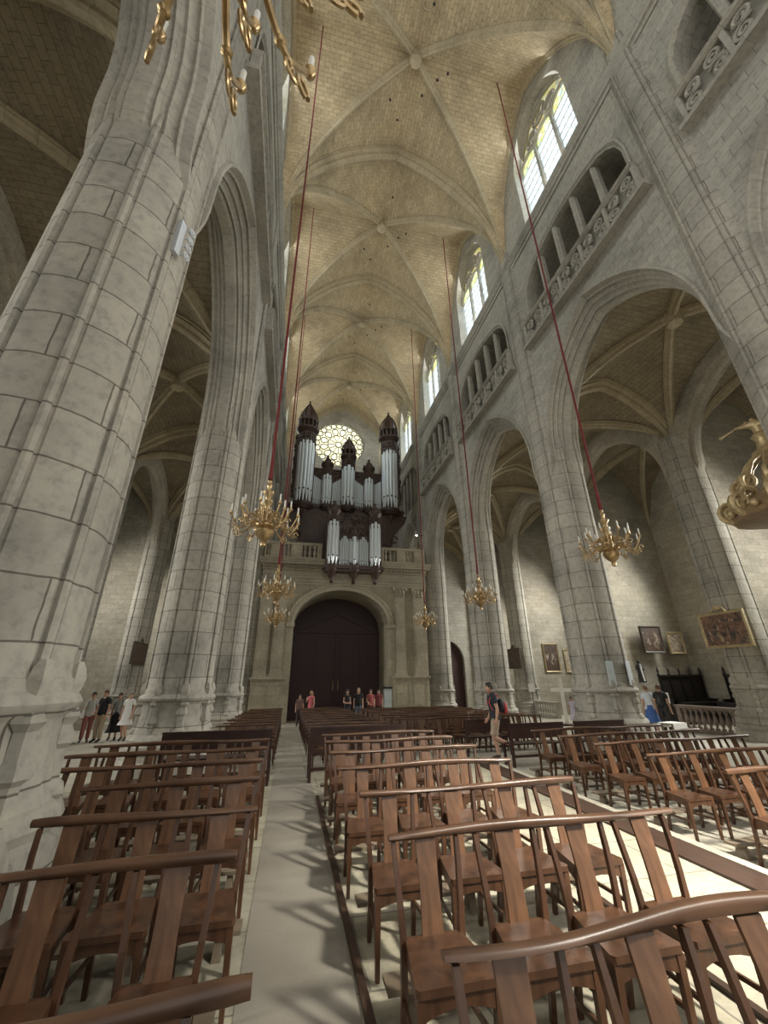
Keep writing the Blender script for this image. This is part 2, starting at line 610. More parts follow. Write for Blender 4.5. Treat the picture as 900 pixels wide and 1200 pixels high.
ring.tube(pts, 0.045, 6, cap=False)
ring.build('opening_ring', M['rib'], ceil)

tn = 0
def trim(mb, mat, label, smooth=35):
    global tn
    tn += 1
    return tag(mb.build('trim_%d' % tn, M[mat], smooth=smooth), label, 'molding', kind='structure')

# nave ribs: transverse arches, diagonals, wall ribs, each its own stone arch
for i, y in enumerate(LINES):
    mb = MB()
    p = [(AX + u * HS, y, ZS + (CROWN - ZS) * Fp(u, NC) + 0.02) for u in [-1 + 2 * j / 40 for j in range(41)]]
    sweep_rib(mb, p, (0, 1, 0), 0.66, 0.44)
    trim(mb, 'rib', 'moulded transverse arch across the nave vault, %s from the camera end' % ORD[i])
for i, cy in enumerate(CENT):
    mb = MB()
    for s in (-1, 1):
        p = vault_path(AX, HS, cy, BAY / 2, ZS, CROWN - ZS, NC, (-1, -s), (1, s), 36)
        d = Vector((2 * HS, s * BAY, 0)).normalized()
        sweep_rib(mb, p, (-d.y, d.x, 0), 0.30, 0.30)
    mb.lathe([(0.05, -0.50), (0.24, -0.50), (0.26, -0.46), (0.26, -0.16), (0.32, 0.02)], 8, (AX, cy, CROWN), a0=pi / 8, a1=2 * pi + pi / 8)
    trim(mb, 'rib', 'crossed diagonal ribs and boss of the nave vault, %s bay from the camera end' % ORD[i])
for s, nm in SIDES:
    for i, cy in enumerate(CENT):
        mb = MB()
        X = XS(s, -0.04)
        p = [(X, cy + v * BAY / 2, ZS + (CROWN - ZS) * Fp(v, NC)) for v in [-1 + 2 * j / 32 for j in range(33)]]
        sweep_rib(mb, p, (-1 if s > 0 else -1, 0, 0), 0.26, 0.20)
        trim(mb, 'rib', 'wall rib over the %s clerestory window, %s bay from the camera end' % (nm, ORD[i]))

# -- nave walls with arcade, triforium and clerestory openings
ARC = [(0.0, 3.05, 13.50), (-0.07, 3.03, 13.47), (-0.07, 2.97, 13.38), (0.0, 2.95, 13.33), (0.07, 2.935, 13.29), (0.10, 2.90, 13.20),
       (0.16, 2.93, 13.24), (0.21, 2.90, 13.16), (0.25, 2.84, 13.04), (0.30, 2.86, 13.06), (0.35, 2.82, 12.97), (0.38, 2.76, 12.84),
       (0.43, 2.79, 12.88), (0.48, 2.74, 12.76), (0.60, 2.73, 12.74)]
ARC = ARC + [(1.2 - x, hs, ap) for x, hs, ap in ARC[-2::-1] if x >= 0 and (x, hs) != (0.0, 3.05)] + [(1.2, 3.05, 13.50)]
ZSA, NA = 9.2, 12
def arc_loop(cy, hs, ap):
    """arcade opening: jambs to below the floor, pointed head"""
    a = arch_pts(hs, ZSA, ap, NA)
    return [(cy - hs - 0.45, -1.0), (cy - hs - 0.45, ZSA - 1.7), (cy - hs - 0.22, ZSA - 1.15), (cy - hs - 0.08, ZSA - 0.7), (cy - hs - 0.015, ZSA - 0.3)] + [(cy + d, z) for d, z in a] + [(cy + hs + 0.015, ZSA - 0.3), (cy + hs + 0.08, ZSA - 0.7), (cy + hs + 0.22, ZSA - 1.15), (cy + hs + 0.45, ZSA - 1.7), (cy + hs + 0.45, -1.0)]

def tri_loop(cy):
    w, out = 2.62, []
    out.append((cy - w, 14.3))
    for d, z in ((-w, 16.35), (-2.50, 16.85), (-2.25, 17.22), (-1.9, 17.48), (-1.3, 17.68), (-0.65, 17.80), (0, 17.86)):
        out.append((cy + d, z))
    for d, z in ((0.65, 17.80), (1.3, 17.68), (1.9, 17.48), (2.25, 17.22), (2.50, 16.85), (w, 16.35), (w, 14.3)):
        out.append((cy + d, z))
    return out

WHS, WSILL, WSPR, WAP = 1.75, 19.45, 23.5, 25.9
def win_loop(cy, hs=WHS, sill=WSILL, spr=WSPR, ap=WAP, n=10):
    a = arch_pts(hs, spr, ap, n)
    return [(cy - hs, sill)] + [(cy + d, z) for d, z in a] + [(cy + hs, sill)]

def plane_x(mb, X, outer, holes, face):
    """vertical wall plane at X with holes; face = +1 when its normal points to +X"""
    loops = [outer] + holes
    flat = [p for l in loops for p in l]
    tris = tessellate_polygon([[Vector((p[0], p[1], 0)) for p in l] for l in loops])
    f = []
    for t in tris:
        a, b, c = (flat[i] for i in t)
        ar = (b[0] - a[0]) * (c[1] - a[1]) - (b[1] - a[1]) * (c[0] - a[0])
        f.append(t if (ar > 0) == (face > 0) else t[::-1])
    mb.add([(X, p[0], p[1]) for p in flat], f)
def plane_y(mb, Y, outer, holes, face):
    t = MB()
    plane_x(t, 0, outer, holes, 1)
    mb.add([(p[1], Y, p[2]) for p in t.v], [f if face < 0 else f[::-1] for f in t.f])

def reveal(mb, s, x0, x1, loop, closed=True):
    l = loop + ([loop[0]] if closed else [])
    mb.loft([[(XS(s, x0), y, z) for y, z in l], [(XS(s, x1), y, z) for y, z in l]], flip=(s < 0))

for s, nm in SIDES:
    mb = MB()
    outer = [(YB, -1.2), (YE, -1.2), (YE, 27.3), (YB, 27.3)]
    holes = [arc_loop(cy, 3.05, 13.50) for cy in CENT] + [tri_loop(cy) for cy in CENT] + [win_loop(cy) for cy in CENT]
    plane_x(mb, XS(s, 0), outer, holes, -s)
    outer2 = [(YB, -1.2), (YE, -1.2), (YE, 14.05), (YB, 14.05)]
    plane_x(mb, XS(s, 1.2), outer2, [arc_loop(cy, 3.05, 13.50) for cy in CENT], s)
    for cy in CENT:
        reveal(mb, s, 0, 1.9, tri_loop(cy))
        plane_x(mb, XS(s, 1.9), tri_loop(cy), [], -s)
        reveal(mb, s, 0, 0.55, win_loop(cy))
    for y in (YB, YE):
        plane_y(mb, y, [(min(XS(s, 0), XS(s, 1.2)), -1.2), (max(XS(s, 0), XS(s, 1.2)), -1.2), (max(XS(s, 0), XS(s, 1.2)), 14.05), (min(XS(s, 0), XS(s, 1.2)), 14.05)], [], 1)
    w = tag(mb.build('wall_' + nm, M['wall']), '%s nave wall of grey ashlar above the arcade' % nm, 'wall', kind='structure')
    for k, cy in enumerate(CENT):
        mb = MB()
        rows = []
        for x, hs, ap in ARC:
            rows.append([(XS(s, x), y, z) for y, z in arc_loop(cy, hs, ap)])
        mb.loft(rows, flip=(s < 0))
        trim(mb, 'trim', 'moulded pointed arcade arch on the %s of the nave, %s from the camera end' % (nm, ORD[k]))
    # cornice under the clerestory
    mb = MB()
    pr = [(0.0, 19.0), (0.05, 19.0), (0.07, 19.12), (0.14, 19.16), (0.15, 19.26), (0.24, 19.36), (0.26, 19.46), (0.0, 19.56)]
    mb.loft([[(XS(s, -a), y, z) for a, z in pr] for y in (YB, YE)], flip=(s > 0))
    trim(mb, 'trim', 'moulded string course under the %s clerestory windows' % nm)
    # triforium mullions: one child bar each of the bay's opening frame
    for k, cy in enumerate(CENT):
        mb = MB()
        l = tri_loop(cy)
        rows = []
        for x, g in ((-0.05, 0.16), (-0.07, 0.10), (-0.02, 0.06), (0.03, 0.02), (0.08, 0.0)):
            rr = []
            for (y, z) in l:
                dy, dz = y - cy, z - 16.3
                rr.append((XS(s, x), cy + dy * (1 + g / 2.62), z + (g if z > 14.4 and dz > 0.2 else 0)))
            rows.append(rr)
        mb.loft(rows, flip=(s < 0))
        fr = trim(mb, 'trim', 'moulded frame and mullions of the %s triforium opening, %s bay from the camera end' % (nm, ORD[k]))
        for j, d in enumerate((-1.57, -0.53, 0.53, 1.57)):
            q = MB()
            pf = [(-0.10, 0.30), (-0.10, 0.14), (-0.045, 0.05), (0.045, 0.05), (0.10, 0.14), (0.10, 0.30)]
            q.prism([(a, b) for a, b in pf], 14.3, 17.80 if abs(d) < 1 else 17.58)
            for i, (a, b, z) in enumerate(q.v):
                q.v[i] = (XS(s, b), cy + d + a, z)
            q.build('mullion', M['trim'], fr)

# spiral panel of the triforium balustrade, reused
def scroll(mb, cx, cz, r0, turns, a0, hand, depth=0.0):
    pts, n = [], 22
    for i in range(n + 1):
        t = i / n
        r = r0 * (1 - 0.86 * t)
        a = a0 + hand * turns * 2 * pi * t
        pts.append((depth, cx + r * cos(a), cz + r * sin(a)))
    mb.tube(pts, [0.050 - 0.012 * i / n for i in range(n + 1)], 5)
def scroll_panel():
    mb = MB()
    mb.box(0.13, 0.18, -0.56, 0.56, 0, 0.86)
    for x in (-0.29, 0.29):
        h = 1 if x < 0 else -1
        scroll(mb, x - 0.02 * h, 0.22, 0.20, 1.8, pi / 2, h, 0.01)
        scroll(mb, x + 0.02 * h, 0.64, 0.20, 1.8, -pi / 2, h, 0.01)
        mb.tube([(0.02, x - 0.2 * h, 0.43), (0.0, x, 0.44), (0.02, x + 0.2 * h, 0.43)], 0.035, 5)
    for y in (-0.56, 0.56):
        mb.box(-0.06, 0.16, y - 0.05, y + 0.05, 0, 0.86)
    return mb
proto_panel = None
for s, nm in SIDES:
    for k, cy in enumerate(CENT[:4]):
        root = empty('triforium_balustrade', (XS(s, 0), cy, 13.95), 0 if s > 0 else pi,
                     'carved stone scroll balustrade of the %s gallery opening, %s bay from the camera end' % (nm, ORD[k]), 'balustrade', 'scroll balustrades of the triforium')
        q = MB()
        pr = [(0.0, 0.0), (-0.30, 0.0), (-0.32, 0.10), (-0.26, 0.14), (-0.26, 0.20), (0.0, 0.22)]
        q.loft([[(a, y, z) for a, z in pr] for y in (-3.0, 3.0)], flip=False)
        for y, r in ((-3.0, 1), (3.0, -1)):
            q.add([(a, y, z) for a, z in pr], [tuple(range(6))[::r]])
        q.build('ledge', M['trim'], root)
        q = MB()
        pr = [(0.0, 1.08), (-0.20, 1.08), (-0.27, 1.13), (-0.25, 1.19), (-0.29, 1.24), (-0.24, 1.29), (0.0, 1.30)]
        q.loft([[(a, y, z) for a, z in pr] for y in (-2.85, 2.85)], flip=False)
        for y, r in ((-2.85, 1), (2.85, -1)):
            q.add([(a, y, z) for a, z in pr], [tuple(range(7))[::r]])
        q.build('handrail', M['trim'], root)
        for j in range(5):
            if proto_panel is None:
                o = proto_panel = scroll_panel().build('scroll_panel', M['trim'], root, smooth=50)
            else:
                o = proto_panel.copy()
                COL.objects.link(o)
                o.parent = root
            o.location = (-0.18, (j - 2) * 1.13, 0.22)

# -- clerestory windows
wn = 0
for s, nm in SIDES:
    for k, cy in enumerate(CENT):
        wn += 1
        X = XS(s, 0.42)
        root_mb = MB()
        def barr(a, b, w=0.13, d=0.16):
            root_mb.bar((X, cy + a[0], a[1]), (X, cy + b[0], b[1]), w, d, up=(1, 0, 0))
        def curve(pts, r=0.06):
            root_mb.tube([(X, cy + a, z) for a, z in pts], r, 6)
        for d in (-0.585, 0.585):
            barr((d, 19.4), (d, 23.9))
        curve([(d * 0.985, z - 0.02) for d, z in arch_pts(WHS, WSPR, WAP, 10)], 0.09)
        for d in (-1.17, 0, 1.17):
            curve([(d + a, z) for a, z in arch_pts(0.56, 23.70, 24.15, 6)], 0.075)
        for (d, z, r) in ((-0.66, 24.50, 0.34), (0.66, 24.50, 0.34), (0, 25.1, 0.40)):
            curve([(d + r * cos(t * pi / 8), z + r * sin(t * pi / 8)) for t in range(17)], 0.075)
            for q in range(4):
                a = q * pi / 2 + pi / 4
                curve([(d, z), (d + r * cos(a), z + r * sin(a))], 0.05)
        for z in [19.4 + 0.5 * j for j in range(1, 9)]:
            root_mb.bar((X + 0.02 * s, cy - 1.72, z), (X + 0.02 * s, cy + 1.72, z), 0.02, 0.03, up=(1, 0, 0))
        w = tag(root_mb.build('window_%d' % wn, M['trim'], smooth=40), '%s clerestory window with three lights and tracery, %s bay from the camera end' % (nm, ORD[k]), 'window', kind='structure')
        q = MB()
        for d in (-1.17, 0, 1.17):
            plane_x(q, X + 0.05 * s, [(cy + d - 0.585, 19.4), (cy + d + 0.585, 19.4)] + [(cy + d + a, z) for a, z in arch_pts(0.585, 23.70, 24.15, 6)][::-1], [], -s)
        q.build('pane', M['glass'], w)
        q = MB()
        plane_x(q, X + 0.07 * s, [(cy - 1.75, 23.45)] + [(cy + d, z) for d, z in arch_pts(WHS, WSPR, WAP, 10)] + [(cy + 1.75, 23.45)], [], -s)
        for i, (x, y, z) in enumerate(q.v):
            pass
        q.build('tracery_pane', M['stained'], w)

# -- aisles and chapels on both sides
AC, AH, AZS, AZC = 3.575, 2.975, 10.2, 13.45     # aisle vault: centre and half span outward of the wall plane
CC, CH, CZS, CZC = 9.25, 2.35, 9.9, 13.40        # chapel vault
XP, XB = 6.55, 11.6
for s, nm in SIDES:
    mb = MB()
    for cy in CENT:
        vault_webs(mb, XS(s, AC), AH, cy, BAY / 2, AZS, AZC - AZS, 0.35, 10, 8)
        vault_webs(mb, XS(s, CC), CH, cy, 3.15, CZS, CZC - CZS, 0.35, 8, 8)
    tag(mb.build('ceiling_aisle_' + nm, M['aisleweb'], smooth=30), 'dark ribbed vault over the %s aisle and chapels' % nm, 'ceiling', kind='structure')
    mb = MB()
    for i, y in enumerate(LINES):
        p = [(XS(s, AC) + u * AH, y, AZS + (AZC - AZS) * Fp(u, 0.35)) for u in [-1 + 2 * j / 24 for j in range(25)]]
        sweep_rib(mb, p, (0, 1, 0), 0.62, 0.42)
    for cy in CENT:
        for t in (-1, 1):
            for (c, h, hy, zs, zc, w) in ((AC, AH, BAY / 2, AZS, AZC, 0.34), (CC, CH, 3.15, CZS, CZC, 0.28)):
                p = vault_path(XS(s, c), h, cy, hy, zs, zc - zs, 0.35, (-1, -t), (1, t), 24)
                d = Vector((2 * h, t * 2 * hy, 0)).normalized()
                sweep_rib(mb, p, (-d.y, d.x, 0), w, 0.32)
        mb.lathe([(0.05, -0.5), (0.25, -0.48), (0.28, -0.3), (0.3, 0.0)], 8, (XS(s, AC), cy, AZC))
        mb.lathe([(0.05, -0.5), (0.22, -0.48), (0.25, -0.3), (0.3, 0.0)], 8, (XS(s, CC), cy, CZC))
    trim(mb, 'rib', 'ribs and bosses of the %s aisle vaults' % nm)
    # chapel entrance arches
    mb = MB()
    def cloop(cy, hs, ap):
        a = arch_pts(hs, 9.4, ap, 10)
        return [(cy - hs - 0.40, -1.0), (cy - hs - 0.40, 8.5), (cy - hs - 0.12, 9.1)] + [(cy + d, z) for d, z in a] + [(cy + hs + 0.12, 9.1), (cy + hs + 0.40, 8.5), (cy + hs + 0.40, -1.0)]
    CA = [(XP - 0.35, 3.0, 12.95), (XP - 0.32, 2.92, 12.85), (XP - 0.20, 2.90, 12.80), (XP - 0.16, 2.80, 12.66), (XP, 2.78, 12.60), (XP + 0.16, 2.80, 12.66), (XP + 0.20, 2.90, 12.80), (XP + 0.32, 2.92, 12.85), (XP + 0.35, 3.0, 12.95)]
    outer = [(YB, -1.2), (YE, -1.2), (YE, 13.9), (YB, 13.9)]
    plane_x(mb, XS(s, XP - 0.35), outer, [cloop(cy, 3.0, 12.95) for cy in CENT], -s)
    plane_x(mb, XS(s, XP + 0.35), outer, [cloop(cy, 3.0, 12.95) for cy in CENT], s)
    for cy in CENT:
        mb.loft([[(XS(s, x), y, z) for y, z in cloop(cy, hs, ap)] for x, hs, ap in CA], flip=(s < 0))
    # chapel dividing walls
    for i, y in enumerate(LINES):
        a, b = sorted((XS(s, XP + 0.3), XS(s, XB + 0.3)))
        mb.box(a, b, y - 0.40, y + 0.40, -1.2, 13.9)
    # chapel back walls with a window each
    bh = [win_loop(cy, 1.15, 4.6, 9.0, 10.6, 8) for cy in CENT]
    plane_x(mb, XS(s, XB), [(YB, -1.2), (YE, -1.2), (YE, 13.9), (YB, 13.9)], bh, -s)
    for l in bh:
        reveal(mb, s, XB, XB + 0.6, l)
    tag(mb.build('wall_chapels_' + nm, M['chapel']), '%s chapel walls of pale ashlar behind the aisle' % nm, 'wall', kind='structure')
    for k, cy in enumerate(CENT):
        wn += 1
        X = XS(s, XB + 0.35)
        q = MB()
        q.bar((X, cy, 4.6), (X, cy, 10.3), 0.12, 0.14, up=(1, 0, 0))
        q.tube([(X, cy + d, z) for d, z in arch_pts(1.15, 9.0, 10.6, 8)], 0.08, 6)
        for z in range(5, 11):
            q.bar((X, cy - 1.15, z), (X, cy + 1.15, z), 0.03, 0.04, up=(1, 0, 0))
        w = tag(q.build('window_%d' % wn, M['trim'], smooth=40), '%s chapel window with two lights, %s chapel from the camera end' % (nm, ORD[k]), 'window', kind='structure')
        q = MB()
        plane_x(q, X + 0.05 * s, win_loop(cy, 1.15, 4.6, 9.0, 10.6, 8), [], -s)
        q.build('pane', M['glass'], w)
# -- added unseen walls behind the camera, keeping light out of aisles and chapels
mb = MB()
for s, nm in SIDES:
    a, b = sorted((XS(s, 0.9), XS(s, XB + 0.3)))
    plane_y(mb, YB, [(a, -1.2), (b, -1.2), (b, 13.9), (a, 13.9)], [], 1)
tag(mb.build('wall_transept', M['wall']), 'walls closing the aisles behind the camera', 'wall', kind='structure')
# -- west walls
mb = MB()
RX, RZ, RR = 2.93, 22.55, 2.5
rose_loop = [(RX + RR * cos(t * pi / 24), RZ + RR * sin(t * pi / 24)) for t in range(48)]
plane_y(mb, YE - 0.01, [(WL - 0.2, -1.2), (WR + 0.2, -1.2), (WR + 0.2, 27.2), (WL - 0.2, 27.2)], [rose_loop], -1)
l = rose_loop + [rose_loop[0]]
mb.loft([[(x, YE - 0.01, z) for x, z in l], [(x, YE + 0.6, z) for x, z in l]], flip=True)
for s, nm in SIDES:
    a, b = sorted((XS(s, 0.9), XS(s, XB + 0.3)))
    dx = XS(s, 4.3)
    dl = [(dx - 1.1, -1.1)] + [(dx + d, z) for d, z in arch_pts(1.1, 2.9, 4.5, 8)] + [(dx + 1.1, -1.1)]
    plane_y(mb, YE - 0.02, [(a, -1.2), (b, -1.2), (b, 13.9), (a, 13.9)], [dl], -1)
    mb.loft([[(x, YE - 0.02, z) for x, z in dl], [(x, YE + 0.6, z) for x, z in dl]], flip=True)
wallw = tag(mb.build('wall_west', M['wall']), 'west end wall with the round rose window above the organ', 'wall', kind='structure')
for s, nm in SIDES:
    dx = XS(s, 4.3)
    q = MB()
    for sg in (-1, 1):
        x0, x1 = sorted((dx, dx + sg * 1.2))
        q.box(x0, x1, YE + 0.35, YE + 0.45, -0.9, 4.6)
        for j in range(4):
            q.box(x0 + 0.15, x1 - 0.15, YE + 0.31, YE + 0.35, 0.15 + j, 0.95 + j)
    tag(q.build('door_%d' % (2 if s > 0 else 3), M['door']), 'dark wooden door at the end of the %s aisle' % nm, 'door', kind='structure')
# rose window
wn += 1
q = MB()
Y = YE + 0.25
def ry(pts, r):
    q.tube([(RX + a, Y, RZ + b) for a, b in pts], r, 6)
def circ(cx, cz, r, n=14):
    return [(cx + r * cos(2 * pi * t / n), cz + r * sin(2 * pi * t / n)) for t in range(n + 1)]
ry(circ(0, 0, RR * 0.985, 48), 0.12)
ry(circ(0, 0, 0.30, 16), 0.05)
ry(circ(0, 0, 1.02, 30), 0.045)
for k in range(12):
    a = 2 * pi * k / 12
    ry([(0.30 * cos(a), 0.30 * sin(a)), (1.0 * cos(a), 1.0 * sin(a))], 0.04)
    b = a + pi / 12
    # petals between the inner ring and the rim
    pet = []
    for t in range(15):
        w = 2 * pi * t / 14
        rr, tt = 1.40 + 0.36 * cos(w), 0.21 * sin(w) * (1 + 0.35 * cos(w))
        pet.append((rr * cos(b) - tt * sin(b) * 1.35, rr * sin(b) + tt * cos(b) * 1.35))
    ry(pet, 0.055)
    for o in (0, pi / 12):
        cx, cz = 2.08 * cos(a + o), 2.08 * sin(a + o)
        ry(circ(cx, cz, 0.265, 10), 0.055)
w = tag(q.build('window_%d' % wn, M['trim'], smooth=40), 'round rose window with petal tracery above the organ', 'window', kind='structure')
q = MB()
plane_y(q, Y + 0.06, [(RX + RR * cos(t * pi / 24), RZ + RR * sin(t * pi / 24)) for t in range(48)], [], -1)
q.build('pane', M['rose'], w)

# -- floors
mb = MB()
mb.box(-14.2, 20.9, -7.0, 9.2, -1.6, FLOOR2)
a, b = FLOOR2, FZ(33.2)
mb.hexa([(-14.2, 9.2, -1.6), (20.9, 9.2, -1.6), (20.9, 33.2, -1.6), (-14.2, 33.2, -1.6)], [(-14.2, 9.2, a), (20.9, 9.2, a), (20.9, 33.2, b), (-14.2, 33.2, b)])
tag(mb.build('floor', M['floor']), 'pale stone paving of the nave and aisles', 'floor', kind='structure')
mb = MB()
mb.box(-3.9, 4.42, -7.0, 9.2, FLOOR2 - 0.1, 0.0)
tag(mb.build('floor_podium', M['slab']), 'pale stone slabs of the raised podium under the near chairs', 'floor', kind='structure')
mb = MB()
mb.box(-0.16, 0.52, -7.0, 9.2, -0.05, 0.006)
tag(mb.build('floor_walkway', M['aisle']), 'smooth grey beige central walkway between the chair blocks', 'floor', kind='structure')
mb = MB()
for j in range(22):
    y = 9.22 + j * 0.72
    mb.box(-0.18, 0.48, y, y + 0.69, FZ(y) - 0.15, FZ(y) + 0.012)
tag(mb.build('floor_slabs', M['floor']), 'row of paving slabs continuing the central walkway to the doors', 'floor', kind='structure')
mb = MB()
mb.box(4.0, 4.36, -7.0, 9.2, -0.12, 0.022)
trim(mb, 'kerb', 'brown wooden kerb along the edge of the podium', None)
mb = MB()
mb.box(4.36, 4.48, -7.0, 9.2, -0.3, 0.028)
trim(mb, 'floor', 'pale stone nosing beside the brown kerb', None)
# ------------------------------------------------------------------ piers
def pier_thetas(fw, R):
    """angles with extra points at each of eight fillets"""
    out = []
    for k in range(8):
        c = radians(22.5 + 45 * k)
        for d, o in ((-2.1, -0.0), (-1.55, -0.016), (-1.05, -0.016), (-1.0, 0.024), (0, 0.036), (1.0, 0.024), (1.05, -0.016), (1.55, -0.016), (2.1, 0.0)):
            out.append((c + d * fw / R, o))
        nx = c + radians(45)
        for t in (0.3, 0.5, 0.7):
            out.append((c + radians(45) * t, 0.0))
    out.append((out[0][0] + 2 * pi, out[0][1]))
    return out
def make_pier(x, y, R, top, label, group, mat='pier', z0=None):
    root = empty('stone_pier', (x, y, FZ(y) if z0 is None else z0), 0, label, 'column', group, 'structure')
    th = pier_thetas(0.034, R)
    ofs = {round(t, 5): o for t, o in th}
    mb = MB()
    prof = [(R + 0.02, 1.72)] + [(R, 1.78)] + [(R, z) for z in range(3, int(top))] + [(R, top)] + ([(R * 0.97, top + 0.4), (R * 0.85, top + 0.9), (R * 0.6, top + 1.3), (0.05, top + 1.5)] if top > 15 else [])
    mb.lathe(prof, [t for t, o in th], off=lambda t, z: ofs[round(t, 5)], uvr=R, cap=False)
    mb.build('shaft', M[mat], root, smooth=28)
    mb = MB()
    bp = [(R + 0.34, 0.0), (R + 0.34, 0.30), (R + 0.26, 0.36), (R + 0.24, 0.62), (R + 0.17, 0.66), (R + 0.20, 0.73), (R + 0.17, 0.80), (R + 0.10, 0.84), (R + 0.06, 0.95), (R + 0.04, 1.15),
          (R + 0.03, 1.40), (R + 0.05, 1.44), (R + 0.11, 1.49), (R + 0.13, 1.54), (R + 0.10, 1.59), (R + 0.04, 1.63), (R + 0.03, 1.72), (R - 0.03, 1.75)]
    mb.lathe(bp, 48, uvr=R, cap=False)
    mb.build('base', M[mat], root, smooth=40)
    for k in range(8):
        a = radians(22.5 + 45 * k)
        q = MB()
        e = 0.0 if k % 2 else 0.16
        pr = [(0.16, 0.30), (0.16, 0.62 + e), (0.12, 0.66 + e), (0.15, 0.70 + e), (0.13, 0.76 + e), (0.085, 0.80 + e), (0.08, 1.02 + e), (0.12, 1.06 + e), (0.12, 1.11 + e), (0.085, 1.18 + e), (0.085, 1.36), (0.13, 1.42), (0.05, 1.56),
              (0.085, 1.66), (0.095, 1.72), (0.075, 1.80), (0.04, 1.86)]
        q.lathe(pr, 6, ((R + 0.03) * cos(a), (R + 0.03) * sin(a), 0), a0=a + pi / 6, a1=a + pi / 6 + 2 * pi)
        q.build('fillet_base', M[mat], root, smooth=25)
    return root

PR, PLR = 0.78, 0.70
ptxt = {1: ('nearest large pier at the %s edge of the picture', 0), 2: ('second %s pier of the nave arcade', 0), 3: ('third %s pier of the nave arcade', 0), 4: ('fourth %s pier beside the organ gallery', 0)}
PIERS = {}
for s, nm in SIDES:
    for i in (1, 2, 3, 4):
        x = XS(s, 0.6)
        PIERS[(s, i)] = make_pier(x, LINES[i], PR if s > 0 else PLR, ZS + 0.1 - FZ(LINES[i]), 'round stone ' + (ptxt[i][0] % nm), 'round piers of the nave arcade', z0=0.0 if (s, i) == (-1, 1) else None)
    for i in (1, 2, 3, 4):
        if s > 0 and i == 1:
            continue
        make_pier(XS(s, XP), LINES[i], 0.66, 10.8 - FZ(LINES[i]), 'round stone pier at the mouth of the %s chapels, %s from the camera end' % (nm, ORD[i - 1]), 'chapel piers beyond the aisles')
# broken stone block leaning at the foot of the nearest left pier
mb = MB()
A = (-1.66, 3.36, 0.95)
ring = [(-1.55, 3.18, 0.0), (-1.52, 3.62, 0.0), (-1.80, 3.70, 0.0), (-2.12, 3.05, 0.0), (-1.85, 2.98, 0.0)]
mid = [(-1.59, 3.24, 0.55), (-1.57, 3.58, 0.55), (-1.80, 3.66, 0.6), (-2.06, 3.12, 0.55), (-1.84, 3.06, 0.55)]
mb.add(ring + mid + [A], [(0, 1, 6, 5), (1, 2, 7, 6), (2, 3, 8, 7), (3, 4, 9, 8), (4, 0, 5, 9), (5, 6, 10), (6, 7, 10), (7, 8, 10), (8, 9, 10), (9, 5, 10)])
tag(mb.build('corner_stone', M['trim']), 'rough pale stone spur at the foot of the nearest left pier', 'stone')

# ------------------------------------------------------------------ portal and organ gallery
GY = 24.6
GX0, GX1 = -2.05, 8.25
PCX, PHS, PZS, PAP = 2.85, 2.85, 4.75, 6.75
mb = MB()
op = [(PCX - PHS, -1.0)] + [(PCX + d, z) for d, z in arch_pts(PHS, PZS, PAP, 14)] + [(PCX + PHS, -1.0)]
outer = [(GX0, -1.0), (PCX - PHS, -1.0)] + [(PCX + d, z) for d, z in arch_pts(PHS, PZS, PAP, 14)] + [(PCX + PHS, -1.0), (GX1, -1.0), (GX1, 8.5), (GX0, 8.5)]
t = MB().prism(outer, 0, 1)
m2 = MB()
m2.add([(p[0], GY if p[2] < 0.5 else 31.0, p[1]) for p in t.v], [f[::-1] for f in t.f])
# the solid stops short of the arcade piers behind
mb.merge(m2)
portal = tag(mb.build('wall_portal', M['west']), 'pale stone west portal wall carrying the organ gallery', 'wall', kind='structure')
# archivolt
mb = MB()
rows = []
for dy, g in ((0.0, 0.42), (-0.10, 0.40), (-0.12, 0.30), (-0.06, 0.26), (-0.10, 0.16), (-0.10, 0.04), (0.0, 0.0), (0.35, 0.0)):
    rows.append([(PCX + d, GY + dy, z) for d, z in [(-PHS - g, -0.9)] + arch_pts(PHS + g, PZS, PAP + g, 14) + [(PHS + g, -0.9)]])
rows = [[p for p in r if p[2] > PZS - 0.01] for r in rows]
mb.loft(rows)
for sg in (-1, 1):
    x0, x1 = sorted((PCX + sg * (PHS - 0.06), PCX + sg * (PHS + 0.48)))
    mb.box(x0, x1, GY - 0.16, GY + 0.4, PZS - 0.22, PZS)
    mb.box(x0 + 0.05, x1 - 0.05, GY - 0.10, GY + 0.4, FZ(GY), PZS - 0.22)
trim(mb, 'west', 'moulded round arch framing the dark west doorway')
# pilasters on pedestals
pil = MB()
for xa, xb in ((-1.95, -1.30), (-1.12, -0.45), (6.15, 6.80), (7.35, 8.0)):
    c = (xa + xb) / 2
    pil.box(xa, xb, GY - 0.16, GY + 0.02, 1.95, 6.40)
    pil.box(xa + 0.1, xb - 0.1, GY - 0.18, GY, 2.3, 6.2)
    for e, z0, z1 in ((0.10, 1.78, 1.88), (0.06, 1.88, 1.95), (0.05, 6.36, 6.42)):
        pil.box(xa - e, xb + e, GY - 0.16 - e, GY + 0.02, z0, z1)
    # leafy capital
    pil.hexa([(xa, GY - 0.16, 6.42), (xb, GY - 0.16, 6.42), (xb, GY, 6.42), (xa, GY, 6.42)], [(xa - 0.12, GY - 0.30, 6.98), (xb + 0.12, GY - 0.30, 6.98), (xb + 0.12, GY, 6.98), (xa - 0.12, GY, 6.98)])
    for r, z, n in ((0.10, 6.5, 4), (0.12, 6.7, 3)):
        for j in range(n):
            x = xa + (xb - xa) * (j + 0.5) / n
            pil.sphere((x, GY - 0.22 - (z - 6.5) * 0.3, z + 0.04), r, 7, 5, sc=(0.8, 0.6, 1.2))
    for x in (xa - 0.08, xb + 0.08):
        pil.sphere((x, GY - 0.28, 6.90), 0.10, 8, 6)
    pil.box(xa - 0.15, xb + 0.15, GY - 0.34, GY + 0.02, 6.98, 7.06)
